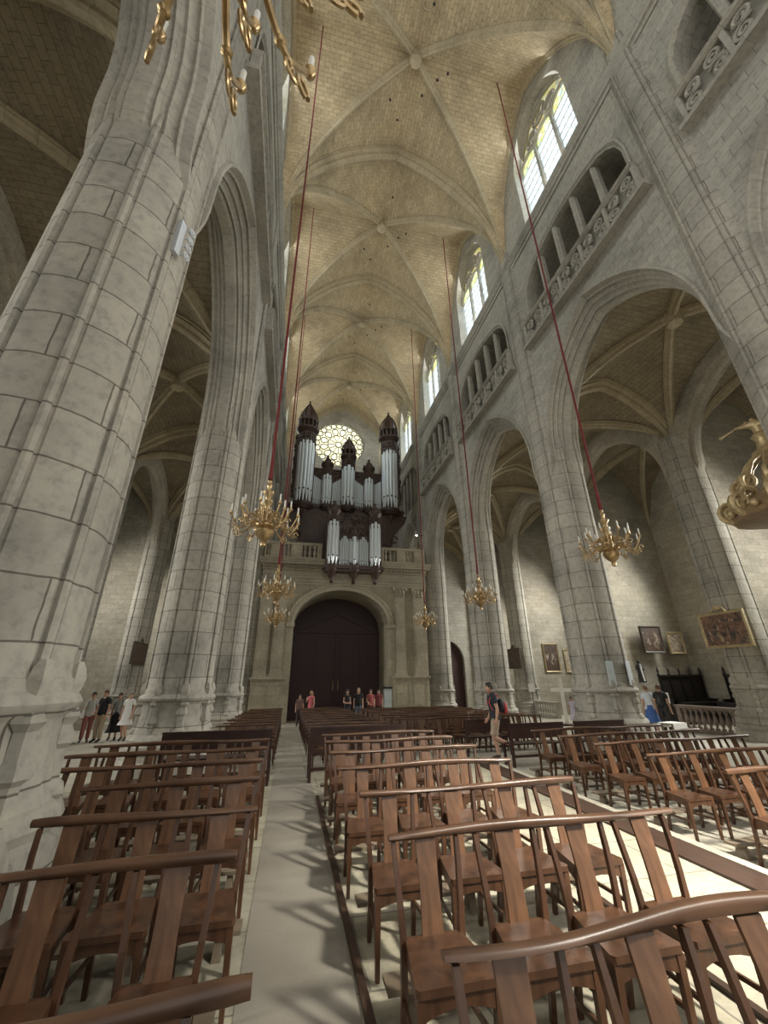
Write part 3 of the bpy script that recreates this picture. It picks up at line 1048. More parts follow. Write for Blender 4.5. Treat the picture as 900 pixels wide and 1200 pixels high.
trim(pil, 'west', 'fluted pilasters with leafy capitals beside the west doorway')
ped = MB()
for xa, xb in ((-2.05, -0.30), (6.0, 8.12)):
    ped.box(xa, xb, GY - 0.34, GY + 0.02, FZ(GY), 1.62)
    ped.box(xa - 0.06, xb + 0.06, GY - 0.40, GY + 0.02, FZ(GY), -0.28)
    ped.box(xa - 0.05, xb + 0.05, GY - 0.40, GY + 0.02, 1.62, 1.70)
    ped.box(xa - 0.10, xb + 0.10, GY - 0.46, GY + 0.02, 1.70, 1.78)
    for j in range(2):
        w = (xb - xa) / 2
        x0 = xa + j * w
        for a in (0.12, w - 0.16):
            ped.box(x0 + a, x0 + a + 0.04, GY - 0.37, GY - 0.33, 0.30, 1.45)
        ped.box(x0 + 0.12, x0 + w - 0.12, GY - 0.37, GY - 0.33, 1.41, 1.45)
        ped.box(x0 + 0.12, x0 + w - 0.12, GY - 0.37, GY - 0.33, 0.26, 0.30)
trim(ped, 'west', 'panelled stone pedestals flanking the west doorway')
# entablature
ent = MB()
for y, z0, z1 in ((0.06, 7.06, 7.22), (0.10, 7.22, 7.40), (0.16, 7.40, 7.46), (0.05, 7.46, 7.92), (0.16, 7.92, 8.00), (0.24, 8.14, 8.22), (0.55, 8.22, 8.36), (0.62, 8.36, 8.46), (0.68, 8.46, 8.56)):
    ent.box(GX0 - y * 0.4, GX1 + y * 0.4, GY - y, GY + 0.3, z0, z1)
ent.box(GX0 - 0.06, GX1 + 0.06, GY - 0.17, GY + 0.3, 8.00, 8.14)
for j in range(46):
    x = GX0 + (j + 0.25) * (GX1 - GX0) / 46
    ent.box(x, x + 0.12, GY - 0.30, GY - 0.16, 8.03, 8.14)
trim(ent, 'west', 'carved cornice below the organ gallery balustrade')
# gallery floor slab
mb = MB()
mb.box(GX0, GX1, GY - 0.3, 32.3, 8.45, 8.58)
tag(mb.build('floor_gallery', M['west']), 'stone floor of the organ gallery', 'floor', kind='structure')
# balustrade
root = empty('gallery_balustrade', ((GX0 + GX1) / 2, GY - 0.25, 8.56), 0, 'pale stone balustrade along the organ gallery', 'balustrade')
bx = (GX0 + GX1) / 2
for xa, xb in ((-2.05, -1.98), (-1.72, -1.1), (-0.5, 0.2), (1.12, 1.40), (5.22, 5.43), (6.28, 6.9), (7.44, 8.2)):
    mb = MB()
    mb.box(xa - bx, xb - bx, -0.14, 0.14, 0.14, 0.92)
    if xb - xa > 0.2:
        mb.box(xa + 0.07 - bx, xb - 0.07 - bx, -0.16, -0.13, 0.25, 0.80)
    mb.build('pedestal', M['west'], root)
for xa, xb in ((-2.05, 1.40), (5.22, 8.2)):
    mb = MB()
    mb.box(xa - bx, xb - bx, -0.17, 0.17, 0.0, 0.14)
    mb.build('plinth', M['west'], root)
for xa, xb in ((-2.08, 1.42), (5.20, 8.24)):
    mb = MB()
    mb.box(xa - bx, xb - bx, -0.16, 0.16, 0.90, 0.97)
    mb.box(xa - bx, xb - bx, -0.20, 0.20, 0.97, 1.06)
    mb.build('handrail', M['west'], root)
pb = None
for xa, xb, n in ((-1.98, -1.72, 1), (-1.1, -0.5, 2), (0.2, 1.12, 3), (5.43, 6.28, 3), (6.9, 7.44, 2)):
    for j in range(n):
        if pb is None:
            pb = o = MB().lathe([(0.10, 0.14), (0.10, 0.20), (0.05, 0.24), (0.06, 0.28), (0.11, 0.40), (0.09, 0.52), (0.045, 0.66), (0.06, 0.74), (0.10, 0.80), (0.10, 0.90)], 12).build('baluster', M['west'], root, smooth=40)
        else:
            o = pb.copy()
            COL.objects.link(o)
            o.parent = root
        o.location = (xa + (xb - xa) * (j + 0.5) / n - bx, 0, 0)
# wooden inner porch with the double door
q = MB()
DY = 27.2
q.box(PCX - PHS, PCX + PHS, DY, DY + 0.3, -0.8, 4.55)
q.box(PCX - PHS, PCX + PHS, DY - 0.10, DY + 0.3, 4.45, 4.62)
for sg in (-1, 1):
    for z0, z1 in ((0.1, 1.6), (1.8, 4.2)):
        x0, x1 = sorted((PCX + sg * 0.25, PCX + sg * 1.35))
        q.box(x0, x1, DY - 0.05, DY, z0, z1)
        q.box(x0 + 0.12, x1 - 0.12, DY - 0.08, DY - 0.05, z0 + 0.12, z1 - 0.12)
        x0, x1 = sorted((PCX + sg * 1.55, PCX + sg * 2.7))
        q.box(x0, x1, DY - 0.05, DY, z0, z1)
    q.bar((PCX + sg * 2.6, DY - 0.02, 4.62), (PCX, DY - 0.02, 5.75), 0.18, 0.2)
q.box(PCX - 0.07, PCX + 0.07, DY - 0.12, DY, -0.7, 4.45)
t = MB().prism([(-2.6, 4.6), (2.6, 4.6), (0, 5.7)], 0, 0.2)
q.add([(PCX + p[0], DY + p[2], p[1]) for p in t.v], [f[::-1] for f in t.f])
q.box(PCX - PHS, PCX + PHS, DY + 0.22, DY + 0.3, 4.4, 6.8)
d1 = tag(q.build('door_1', M['door']), 'large dark maroon wooden double door under the organ gallery', 'door', kind='structure')
q = MB()
for sg in (-1, 1):
    q.tube([(PCX + sg * 0.16, DY - 0.08, 0.9), (PCX + sg * 0.16, DY - 0.16, 1.0), (PCX + sg * 0.16, DY - 0.16, 1.5), (PCX + sg * 0.16, DY - 0.08, 1.6)], 0.02, 6)
q.build('door_handle', M['brass'], d1)
# ------------------------------------------------------------------ pipe organ
def pipe_mb(n=12):
    """unit pipe: height 1 (foot 0.16), radius 1 in x,y; scaled per copy"""
    mb = MB()
    mb.lathe([(0.25, 0.0), (0.95, 0.155), (1.0, 0.17), (1.0, 1.0), (0.86, 1.0), (0.86, 0.97)], n)
    mb.box(-0.45, 0.45, -1.05, -0.80, 0.172, 0.20, mi=1)
    mb.box(-0.55, 0.55, -1.10, -0.75, 0.20, 0.207)
    return mb
pipe_proto = None
def pipe(root, x, y, z, r, h, rz=0.0):
    global pipe_proto
    if pipe_proto is None:
        o = pipe_proto = pipe_mb().build('pipe', [M['pipe'], M['mouth']], root, smooth=40)
    else:
        o = pipe_proto.copy()
        COL.objects.link(o)
        o.parent = root
    o.location = (x, y, z)
    o.scale = (r, r, h)
    o.rotation_euler = (0, 0, rz)
    return o

def balus_ring(mb, c, r, z, n, a0, a1, h=0.5):
    for i in range(n):
        a = a0 + (a1 - a0) * (i + 0.5) / n
        mb.lathe([(0.05, 0), (0.035, 0.1 * h), (0.07, 0.4 * h), (0.035, 0.8 * h), (0.05, h)], 6, (c[0] + r * cos(a), c[1] + r * sin(a), z))

def carve(mb, c, w, h, n, seed, d=0.06):
    """foliage-like carving: clustered lobes and curls on a panel facing -Y"""
    rnd = random.Random(seed)
    for i in range(n):
        x, z = c[0] + rnd.uniform(-w / 2, w / 2), c[2] + rnd.uniform(-h / 2, h / 2)
        r = rnd.uniform(0.05, 0.11)
        if i % 3 == 0:
            k = rnd.choice((-1, 1))
            mb.tube([(x + r * 1.3 * (1 - t / 10) * cos(k * t * 0.7), c[1] - d, z + r * 1.3 * (1 - t / 10) * sin(k * t * 0.7)) for t in range(10)], r * 0.32, 5)
        else:
            mb.sphere((x, c[1] - d * 0.5, z), r, 7, 5, sc=(1, 0.7, 1.3))

def tower(root, x, y, r, z0, zp, zc, ztop, n, crown=True):
    """round pipe tower: foot bracket, pipes, entablature, crown"""
    mb = MB()
    mb.lathe([(0.05, -1.1), (0.12, -1.02), (0.10, -0.92), (r * 0.55, -0.62), (r * 0.62, -0.5), (r * 0.50, -0.42), (r * 0.9, -0.16), (r * 1.18, -0.10), (r * 1.22, 0.0), (r * 1.05, 0.04)], 18, (x, y, z0))
    mb.build('tower_foot', M['organwood'], root, smooth=40)
    a0, a1 = pi + 0.12, 2 * pi - 0.12
    for i in range(n):
        a = a0 + (a1 - a0) * i / (n - 1)
        m = abs(i - (n - 1) / 2) / ((n - 1) / 2)
        pr = r * (a1 - a0) / (n - 1) * 0.47
        pipe(root, x + r * 0.86 * cos(a), y + r * 0.86 * sin(a), z0 + 0.04, pr, (zp - z0) * (1.0 - 0.07 * m), a + pi / 2)
    mb = MB()
    # shaft core behind the pipes and carved band above them
    mb.lathe([(r * 0.60, z0), (r * 0.60, zc - 0.8)], 14, (x, y, 0))
    for sg in (-1, 1):
        mb.box(x + sg * r * 1.06 - 0.06, x + sg * r * 1.06 + 0.06, y - 0.12, y + 0.35, z0, zc)
    H = zc - zp
    mb.lathe([(r * 0.98, zp - 0.10), (r * 1.0, zp + H * 0.3), (r * 1.02, zc - 0.12), (r * 1.15, zc - 0.05), (r * 1.34, zc + 0.10), (r * 1.44, zc + 0.16), (r * 1.46, zc + 0.26), (r * 1.1, zc + 0.30)], 24, (x, y, 0))
    for i in range(9):
        a = pi + (i + 0.5) * pi / 9
        for z in (zp + 0.0, zp + H * 0.35, zp + H * 0.65):
            mb.sphere((x + r * 1.0 * cos(a), y + r * 1.0 * sin(a), z), 0.10 * min(1, r / 0.5), 6, 4, sc=(1, 1, 1.5))
        mb.sphere((x + r * 0.95 * cos(a), y + r * 0.95 * sin(a), zp - 0.16 - 0.1 * (i % 2)), 0.07, 6, 4, sc=(1, 1, 1.8))
    mb.build('tower_case', M['organwood'], root, smooth=40)
    mb = MB()
    zt = zc + 0.30
    H = ztop - zt
    if crown:
        balus_ring(mb, (x, y), r * 1.22, zt, max(8, int(14 * r / 0.6)), 0, 2 * pi, H * 0.22)
        mb.lathe([(r * 1.30, zt + H * 0.22), (r * 1.32, zt + H * 0.26), (r * 0.9, zt + H * 0.30), (r * 0.78, zt + H * 0.36), (r * 0.82, zt + H * 0.52), (r * 0.62, zt + H * 0.66), (r * 0.40, zt + H * 0.72), (r * 0.42, zt + H * 0.78), (r * 0.22, zt + H * 0.86), (0.07, zt + H * 0.9), (0.10, zt + H * 0.95), (0.01, ztop)], 16, (x, y, 0))
        for i in range(8):
            a = i * pi / 4
            q = [(x + rr * cos(a), y + rr * sin(a), zt + H * t) for rr, t in ((r * 1.18, 0.26), (r * 1.15, 0.40), (r * 0.95, 0.55), (r * 0.75, 0.62), (r * 0.45, 0.74))]
            mb.tube(q, 0.06, 5)
            mb.sphere((x + r * 1.22 * cos(a), y + r * 1.22 * sin(a), zt + H * 0.32), 0.085, 7, 5, sc=(1, 1, 1.7))
    else:
        mb.lathe([(r * 1.2, zt), (r * 1.05, zt + H * 0.15), (r * 0.5, zt + H * 0.35), (r * 0.62, zt + H * 0.5), (r * 0.3, zt + H * 0.66), (0.08, zt + H * 0.74), (0.12, zt + H * 0.84), (0.01, ztop)], 16, (x, y, 0))
        for i in range(6):
            a = i * pi / 3
            mb.sphere((x + r * 1.05 * cos(a), y + r * 1.05 * sin(a), zt + H * 0.18), 0.07, 6, 5, sc=(1, 1, 1.6))
    mb.build('crown', M['organwood'], root, smooth=40)

def flat(root, xa, xb, y, z0, ha, hb, n, ztop, seed):
    """flat field of pipes between two towers; pipe tops go from ha to hb"""
    w = (xb - xa) / n
    for i in range(n):
        t = (i + 0.5) / n
        pipe(root, xa + w * (i + 0.5), y - 0.02, z0, w * 0.46, ha + (hb - ha) * t - z0)
    mb = MB()
    mb.box(xa - 0.02, xb + 0.02, y + 0.10, y + 0.16, z0, ztop)
    mb.box(xa - 0.05, xb + 0.05, y - 0.06, y + 0.12, ztop - 0.18, ztop)
    mb.box(xa - 0.05, xb + 0.05, y - 0.14, y + 0.12, ztop, ztop + 0.10)
    # carved veil following the pipe tops
    a, b = sorted((0, 1))
    mb.add([(xa, y - 0.03, ha - 0.02), (xb, y - 0.03, hb - 0.02), (xb, y - 0.03, ztop - 0.1), (xa, y - 0.03, ztop - 0.1), (xa, y + 0.10, ha - 0.02), (xb, y + 0.10, hb - 0.02), (xb, y + 0.10, ztop - 0.1), (xa, y + 0.10, ztop - 0.1)],
           [(0, 1, 2, 3), (5, 4, 7, 6), (1, 0, 4, 5), (3, 2, 6, 7)])
    carve(mb, ((xa + xb) / 2, y - 0.04, (max(ha, hb) + ztop) / 2 - 0.05), (xb - xa) * 0.9, max(0.2, ztop - max(ha, hb) - 0.1), 9, seed)
    mb.build('pipe_frame', M['organwood'], root, smooth=40)

OY = 26.6
OX = 3.2
organ = empty('pipe_organ', (0, 0, 0), 0, 'large dark wooden pipe organ with silver pipes on the west gallery', 'organ')
# lower case, panelled, with side consoles
mb = MB()
mb.box(0.0, 6.4, OY - 0.25, OY + 1.6, 8.58, 12.9)
for xa, xb in ((0.15, 1.35), (5.05, 6.25)):
    for za, zb in ((8.9, 10.3), (10.5, 12.5)):
        mb.box(xa, xb, OY - 0.32, OY - 0.25, za, zb)
        mb.box(xa + 0.12, xb - 0.12, OY - 0.36, OY - 0.32, za + 0.12, zb - 0.12)
        mb.box(xa + 0.3, xb - 0.3, OY - 0.39, OY - 0.36, za + 0.3, zb - 0.3)
carve(mb, (3.2, OY - 0.3, 12.2), 2.6, 0.8, 40, 5)
mb.build('lower_case', M['organwood'], organ, smooth=40)
for sg in (-1, 1):
    mb = MB()
    pts = [(OX + sg * 3.2, 10.3), (OX + sg * 3.35, 10.5), (OX + sg * 3.5, 11.2), (OX + sg * 3.9, 11.9), (OX + sg * 4.35, 12.35), (OX + sg * 4.55, 12.9), (OX + sg * 3.2, 12.9)]
    if sg < 0:
        pts = pts[::-1]
    t = MB().prism(pts, 0, 1)
    mb.add([(p[0], OY - 0.1 + p[2] * 1.4, p[1]) for p in t.v], [f[::-1] for f in t.f])
    mb.tube([(OX + sg * (3.5 + 0.25 * cos(a * 0.5)), OY - 0.15, 11.0 + 0.25 * sin(a * 0.5)) for a in range(12)], 0.06, 6)
    mb.build('side_bracket', M['organwood'], organ, smooth=40)
# impost cornice carrying the pipes
mb = MB()
TW = [(-0.05, 0.60), (1.62, 0.33), (3.20, 0.44), (4.80, 0.33), (6.45, 0.60)]
for dz, e in ((0.0, 0.0), (0.10, 0.08), (0.22, 0.16), (0.34, 0.10)):
    mb.box(-0.95 - e, 7.35 + e, OY - 0.12 - e, OY + 1.6, 12.85 + dz, 12.98 + dz)
    for x, r in TW:
        mb.lathe([(r * 1.12 + e, 12.85 + dz), (r * 1.12 + e, 12.98 + dz)], 24, (x, OY - 0.05, 0))
mb.build('impost', M['organwood'], organ, smooth=40)
# back of the case
mb = MB()
mb.box(-0.7, 7.1, OY + 0.25, OY + 1.5, 13.3, 16.2)
for xa, xb in ((-0.65, 0.55), (5.85, 7.05)):
    mb.box(xa, xb, OY + 0.1, OY + 1.3, 13.3, 19.2)
mb.box(2.75, 3.65, OY + 0.1, OY + 1.2, 13.3, 17.2)
for x0, x1 in ((-0.72, -0.86), (7.12, 7.26)):
    for j in range(14):
        z = 14.0 + j * 0.38
        mb.sphere(((x0 + x1) / 2 * 1.0, OY + 0.05, z), 0.17 + 0.05 * (j % 3), 7, 5, sc=(0.9, 0.6, 1.2))
mb.build('back_case', M['organwood'], organ, smooth=40)
Z0 = 13.32
tower(organ, TW[0][0], OY - 0.05, 0.60, Z0, 18.5, 19.35, 22.5, 7)
tower(organ, TW[4][0], OY - 0.05, 0.60, Z0, 18.4, 19.35, 22.4, 7)
tower(organ, TW[2][0], OY - 0.05, 0.44, Z0, 16.6, 17.35, 19.5, 5)
tower(organ, TW[1][0], OY - 0.05, 0.33, Z0, 15.75, 16.5, 17.6, 5, False)
tower(organ, TW[3][0], OY - 0.05, 0.33, Z0, 15.75, 16.5, 17.6, 5, False)
flat(organ, 0.62, 1.24, OY, Z0, 15.75, 15.35, 6, 16.25, 1)
flat(organ, 2.0, 2.70, OY, Z0, 15.15, 15.65, 5, 16.25, 2)
flat(organ, 3.70, 4.42, OY, Z0, 15.65, 15.15, 5, 16.25, 3)
flat(organ, 5.18, 5.80, OY, Z0, 15.35, 15.75, 6, 16.25, 4)
# positive organ hanging on the gallery front
PY = GY - 0.72
pos = empty('positive_organ', (0, 0, 0), 0, 'small organ case with silver pipes hung on the gallery balustrade front', 'organ')
mb = MB()
for z0, z1, e in ((7.75, 7.90, 0.10), (7.90, 8.02, 0.22), (8.02, 8.14, 0.16)):
    mb.box(1.68 - e, 5.06 + e, PY - 0.2 - e, PY + 0.3, z0, z1)
for x in (2.02, 4.76, 3.39):
    mb.lathe([(0.03, -0.75), (0.10, -0.68), (0.08, -0.6), (0.24, -0.3), (0.34, -0.1), (0.40, 0.0), (0.40, 0.3)], 14, (x, PY - 0.05, 7.85))
mb.box(1.72, 5.04, PY + 0.02, PY + 0.5, 8.1, 11.0)
mb.build('case', M['organwood'], pos, smooth=40)
tower(pos, 2.04, PY - 0.05, 0.34, 8.14, 11.05, 11.55, 12.6, 5, False)
tower(pos, 4.74, PY - 0.05, 0.34, 8.14, 11.05, 11.55, 12.6, 5, False)
tower(pos, 3.39, PY - 0.02, 0.21, 8.14, 10.0, 10.3, 11.0, 3, False)
def gable_field(xa, xb):
    n = 6
    w = (xb - xa) / n
    for i in range(n):
        t = 1 - abs((i + 0.5) / n - 0.5) * 2
        pipe(pos, xa + w * (i + 0.5), PY - 0.03, 8.16, w * 0.46, 1.55 + 0.5 * t)
gable_field(2.44, 3.14)
gable_field(3.64, 4.34)
mb = MB()
for xa, xb, k in ((2.40, 3.16, 11), (3.62, 4.38, 12)):
    mb.box(xa, xb, PY - 0.05, PY + 0.05, 10.35, 10.5)
    carve(mb, ((xa + xb) / 2, PY - 0.04, 10.5), xb - xa, 0.45, 14, k)
for sg in (-1, 1):
    mb.tube([(3.39 + sg * (0.25 + 0.75 * t / 8), PY - 0.03, 11.4 - 0.8 * (t / 8) ** 1.5) for t in range(9)], 0.07, 6)
    mb.tube([(3.39 + sg * (0.95 + 0.13 * cos(a * 0.6)), PY - 0.03, 10.8 + 0.13 * sin(a * 0.6)) for a in range(11)], 0.05, 6)
mb.sphere((3.39, PY - 0.05, 11.35), 0.2, 8, 6, sc=(1.3, 0.6, 0.8))
mb.build('carved_crest', M['organwood'], pos, smooth=40)
# ------------------------------------------------------------------ chandeliers
def chandelier(label, loc, ztop, hid=()):
    root = empty('brass_chandelier', loc, 0.2, label, 'chandelier', 'brass chandeliers on red ropes')
    mb = MB()
    mb.lathe([(0.015, -0.46), (0.05, -0.44), (0.055, -0.38), (0.03, -0.35), (0.08, -0.32), (0.17, -0.22), (0.19, -0.14), (0.15, -0.08), (0.20, -0.05), (0.20, -0.02), (0.10, 0.03), (0.07, 0.12), (0.10, 0.20),
              (0.06, 0.26), (0.05, 0.40), (0.10, 0.46), (0.11, 0.50), (0.05, 0.54), (0.06, 0.62), (0.12, 0.68), (0.12, 0.70), (0.05, 0.73), (0.035, 0.80), (0.06, 0.86), (0.03, 0.92), (0.045, 0.96), (0.02, 1.0)], 16)
    mb.build('stem', M['brass'], root, smooth=45)
    # one arm, then copies
    def arm(R, drop, rise):
        q = MB()
        pts = []
        for t in range(19):
            u = t / 18
            x = 0.10 + (R - 0.10) * u
            z = -0.06 + 0.10 * sin(u * pi * 0.9) - drop * sin(max(0, u - 0.35) / 0.65 * pi) + (rise) * max(0, u - 0.72) / 0.28
            pts.append((x, 0, z))
        q.tube(pts, [0.022 - 0.008 * t / 18 for t in range(19)], 6)
        cx, cz = R * 0.40, -0.02
        q.tube([(cx + 0.075 * (1 - t / 16) * cos(pi * 0.5 + t * 0.55), 0, cz + 0.04 + 0.075 * (1 - t / 16) * sin(pi * 0.5 + t * 0.55)) for t in range(14)], 0.012, 5)
        q.tube([(R * 0.8 + 0.06 * (1 - t / 14) * cos(-t * 0.6), 0, -0.16 + 0.06 * (1 - t / 14) * sin(-t * 0.6)) for t in range(12)], 0.010, 5)
        end = pts[-1]
        for t in (6, 11):
            q.lathe([(0.016, -0.014), (0.030, 0.0), (0.016, 0.014)], 8, pts[t])
        q.tube([(R - 0.035 + 0.045 * cos(-0.3 + a * 0.5), 0, -0.12 + 0.045 * sin(-0.3 + a * 0.5)) for a in range(12)], 0.013, 6)
        return q, end
    for (R, drop, rise, n, a0, dz) in ((0.66, 0.17, 0.16, 10, radians(52) - 0.2, 0.0), (0.48, 0.10, 0.15, 8, pi / 8, 0.20)):
        q, end = arm(R, drop, rise)
        first = None
        for i in range(n):
            if first is None:
                first = o = q.build('arm', M['brass'], root, smooth=45)
                p = MB()
                p.lathe([(0.012, -0.03), (0.030, -0.01), (0.036, 0.012), (0.018, 0.015), (0.020, 0.05)], 10, end)
                p.build('drip_pan', M['brass'], o, smooth=45)
                p = MB()
                p.lathe([(0.016, 0.045), (0.016, 0.17), (0.012, 0.18), (0.003, 0.20)], 8, end)
                p.build('candle', M['candle'], o, smooth=45)
            else:
                o = copy_tree(first, root)
            o.rotation_euler = (0, 0, a0 + 2 * pi * i / n)
            o.location = (0, 0, dz)
    mb = MB()
    mb.tube([(0, 0, 1.0), (0, 0, 1.6), (0, 0, ztop - loc[2])], [0.05, 0.032, 0.026], 6)
    mb.build('rope', M['rope'], root)
    return root
def web_z(x, y, k):
    return ZS + (CROWN - ZS) * max(Fp((x - AX) / HS, NC), Fp((y - CENT[k]) / (BAY / 2), NC)) + 0.05
CHX = ((1, 7.25), (-1, -0.70))
names = {(1, 1): 'brass chandelier hanging before the second right pier', (1, 2): 'brass chandelier hanging before the third right pier', (1, 3): 'small far brass chandelier beside the right end of the organ gallery',
         (-1, 0): 'brass chandelier arms hanging at the top of the picture before the nearest pier', (-1, 1): 'large brass chandelier hanging left of the organ', (-1, 2): 'brass chandelier below the left end of the organ gallery', (-1, 3): 'lowest and farthest left brass chandelier beside the west doorway'}
for s, x in CHX:
    for k in (0, 1, 2, 3):
        if (s, k) not in names:
            continue
        xx, yy, zz = x, CENT[k], 4.52 if k == 1 else 4.62
        if (s, k) == (-1, 0):
            xx, yy, zz = -0.55, 0.60, 4.66
        if (s, k) == (-1, 3):
            xx = -0.9
        chandelier(names[(s, k)], (xx, yy, zz), web_z(xx, yy, k))
# ------------------------------------------------------------------ chairs
# local frame: x across, the sitter faces -y (towards the camera); origin on the floor below the top rail
def chair_parts():
    P = []
    q = MB()
    zt, zb = 0.445, 0.415
    out = [(-0.150, -0.06), (0.150, -0.06), (0.205, -0.43), (0.19, -0.45), (-0.19, -0.45), (-0.205, -0.43)]
    k = len(out)
    v = [(x, y, zb) for x, y in out] + [(x, y, zt) for x, y in out]
    f = [tuple(range(k))[::1], tuple(k + i for i in range(k))[::-1]]
    f += [(i, k + i, k + (i + 1) % k, (i + 1) % k) for i in range(k)]
    q.add(v, f)
    ins = [(x * 0.92, -0.25 + (y + 0.25) * 0.92) for x, y in out]
    # apron under the seat with a shallow arch
    for (xa, ya), (xb, yb) in (((-0.185, -0.43), (0.185, -0.43)), ((-0.185, -0.42), (-0.14, -0.07)), ((0.14, -0.07), (0.185, -0.42))):
        n = 6
        d = Vector((xb - xa, yb - ya, 0)).normalized()
        w = Vector((-d.y, d.x, 0)) * 0.009
        for i in range(n):
            t0, t1 = i / n, (i + 1) / n
            p0, p1 = Vector((xa + (xb - xa) * t0, ya + (yb - ya) * t0, 0)), Vector((xa + (xb - xa) * t1, ya + (yb - ya) * t1, 0))
            z0, z1 = 0.335 + 0.035 * sin(pi * t0), 0.335 + 0.035 * sin(pi * t1)
            q.hexa([p0 - w + Vector((0, 0, z0)), p1 - w + Vector((0, 0, z1)), p1 + w + Vector((0, 0, z1)), p0 + w + Vector((0, 0, z0))],
                   [p0 - w + Vector((0, 0, zb)), p1 - w + Vector((0, 0, zb)), p1 + w + Vector((0, 0, zb)), p0 + w + Vector((0, 0, zb))])
    P.append(('seat', q, None))
    q = MB()
    # splat: leans back, slightly bowed
    rows = []
    for i in range(7):
        t = i / 6
        z = 0.43 + (0.826 - 0.43) * t
        y = -0.075 + 0.085 * t ** 1.2
        w = 0.060 - 0.006 * sin(pi * t)
        rows.append((w, y, z))
    v, f = [], []
    for w, y, z in rows:
        v += [(-w, y - 0.007, z), (w, y - 0.007, z), (w, y + 0.009, z), (-w, y + 0.009, z)]
    for i in range(6):
        for j in range(4):
            f.append((i * 4 + j, i * 4 + (j + 1) % 4, i * 4 + 4 + (j + 1) % 4, i * 4 + 4 + j))
    f += [(3, 2, 1, 0), (24, 25, 26, 27)]
    q.add(v, f)
    P.append(('backrest', q, None))
    for sg in (-1, 1):
        q = MB()
        pts = [(sg * 0.160, -0.02, 0.0), (sg * 0.158, -0.055, 0.22), (sg * 0.160, -0.07, 0.43), (sg * 0.170, -0.055, 0.56), (sg * 0.182, -0.025, 0.70), (sg * 0.190, 0.008, 0.826)]
        for a, b, w0, w1 in zip(pts[:-1], pts[1:], (0.028, 0.032, 0.034, 0.030, 0.027), (0.032, 0.034, 0.030, 0.027, 0.025)):
            q.hexa([(a[0] - w0 / 2, a[1] - 0.016, a[2]), (a[0] + w0 / 2, a[1] - 0.016, a[2]), (a[0] + w0 / 2, a[1] + 0.016, a[2]), (a[0] - w0 / 2, a[1] + 0.016, a[2])],
                   [(b[0] - w1 / 2, b[1] - 0.015, b[2]), (b[0] + w1 / 2, b[1] - 0.015, b[2]), (b[0] + w1 / 2, b[1] + 0.015, b[2]), (b[0] - w1 / 2, b[1] + 0.015, b[2])])
        P.append(('back_post', q, None))
        q = MB()
        q.hexa([(sg * 0.185 - 0.013, -0.438, 0), (sg * 0.185 + 0.013, -0.438, 0), (sg * 0.185 + 0.013, -0.412, 0), (sg * 0.185 - 0.013, -0.412, 0)],
               [(sg * 0.180 - 0.019, -0.444, 0.42), (sg * 0.180 + 0.019, -0.444, 0.42), (sg * 0.180 + 0.019, -0.404, 0.42), (sg * 0.180 - 0.019, -0.404, 0.42)])
        P.append(('leg', q, None))
        q = MB()
        q.bar((sg * 0.184, -0.42, 0.20), (sg * 0.159, -0.05, 0.20), 0.016, 0.024)
        P.append(('stretcher', q, None))
    return P
PARTS = chair_parts()
far_mb = MB()
for n, q, _ in PARTS:
    far_mb.merge(q, mi=1 if n == 'backrest' else 0)
near_proto = None
far_proto = None
def place_chair(x, y, z, label, group, near, rz=0.0):
    global near_proto, far_proto
    if near:
        if near_proto is None:
            near_proto = r = empty('church_chair')
            for n, q, _ in PARTS:
                q.build(n, M['splat'] if n == 'backrest' else M['wood'], r)
        else:
            r = copy_tree(near_proto)
    else:
        if far_proto is None:
            far_proto = r = far_mb.build('church_chair', [M['wood'], M['splat']])
        else:
            r = far_proto.copy()
            COL.objects.link(r)
    r.location = (x, y, z)
    r.rotation_euler = (0, 0, rz)
    return tag(r, label, 'chair', group)

def top_rail(xa, xb, y, z, label, group, seed, wav=1.0, n=None):
    """continuous hand-worn rail over a row's backs; underside level on the posts"""
    rnd = random.Random(seed)
    n = n or max(8, int((xb - xa) / 0.07))
    ph, p2 = rnd.uniform(0, 6), rnd.uniform(0, 6)
    mb = MB()
    v, f = [], []
    sec = 10
    for i in range(n + 1):
        x = (xb - xa) * i / n
        wy = 0.012 * wav * sin(x * 4.6 + ph)
        wz = 0.010 * wav * sin(x * 3.3 + p2)
        e = 1.0
        if i in (0, n):
            e = 0.82
        for j in range(sec):
            a = 2 * pi * j / sec
            yy, zz = 0.030 * e * cos(a), 0.022 * e * sin(a)
            if abs(yy) > 0.024: yy *= 0.98
            v.append((x, 0.008 + yy + wy, 0.849 + zz + (wz + 0.004 if sin(a) > -0.1 else 0.0)))
    for i in range(n):
        for j in range(sec):
            k = (j + 1) % sec
            f.append((i * sec + j, (i + 1) * sec + j, (i + 1) * sec + k, i * sec + k))
    f.append(tuple(range(sec)))
    f.append(tuple(n * sec + j for j in range(sec))[::-1])
    mb.add(v, f)
    o = mb.build('top_rail', M['woodx'], smooth=50, loc=(xa, y, z))
    return tag(o, label, 'rail', group)

def kneeler(xa, xb, y, z, label, group):
    root = empty('kneeler', ((xa + xb) / 2, y, z), 0, label, 'kneeler', group)
    h = (xb - xa) / 2
    q = MB()
    q.box(-h, h, -0.075, 0.075, 0.125, 0.150)
    q.build('plank', M['kneel'], root)
    for x in (-h + 0.14, 0.0, h - 0.14):
        q = MB()
        q.hexa([(x - 0.03, -0.07, 0), (x + 0.03, -0.07, 0), (x + 0.03, 0.07, 0), (x - 0.03, 0.07, 0)], [(x - 0.02, -0.05, 0.125), (x + 0.02, -0.05, 0.125), (x + 0.02, 0.05, 0.125), (x - 0.02, 0.05, 0.125)])
        q.build('foot', M['kneel'], root)

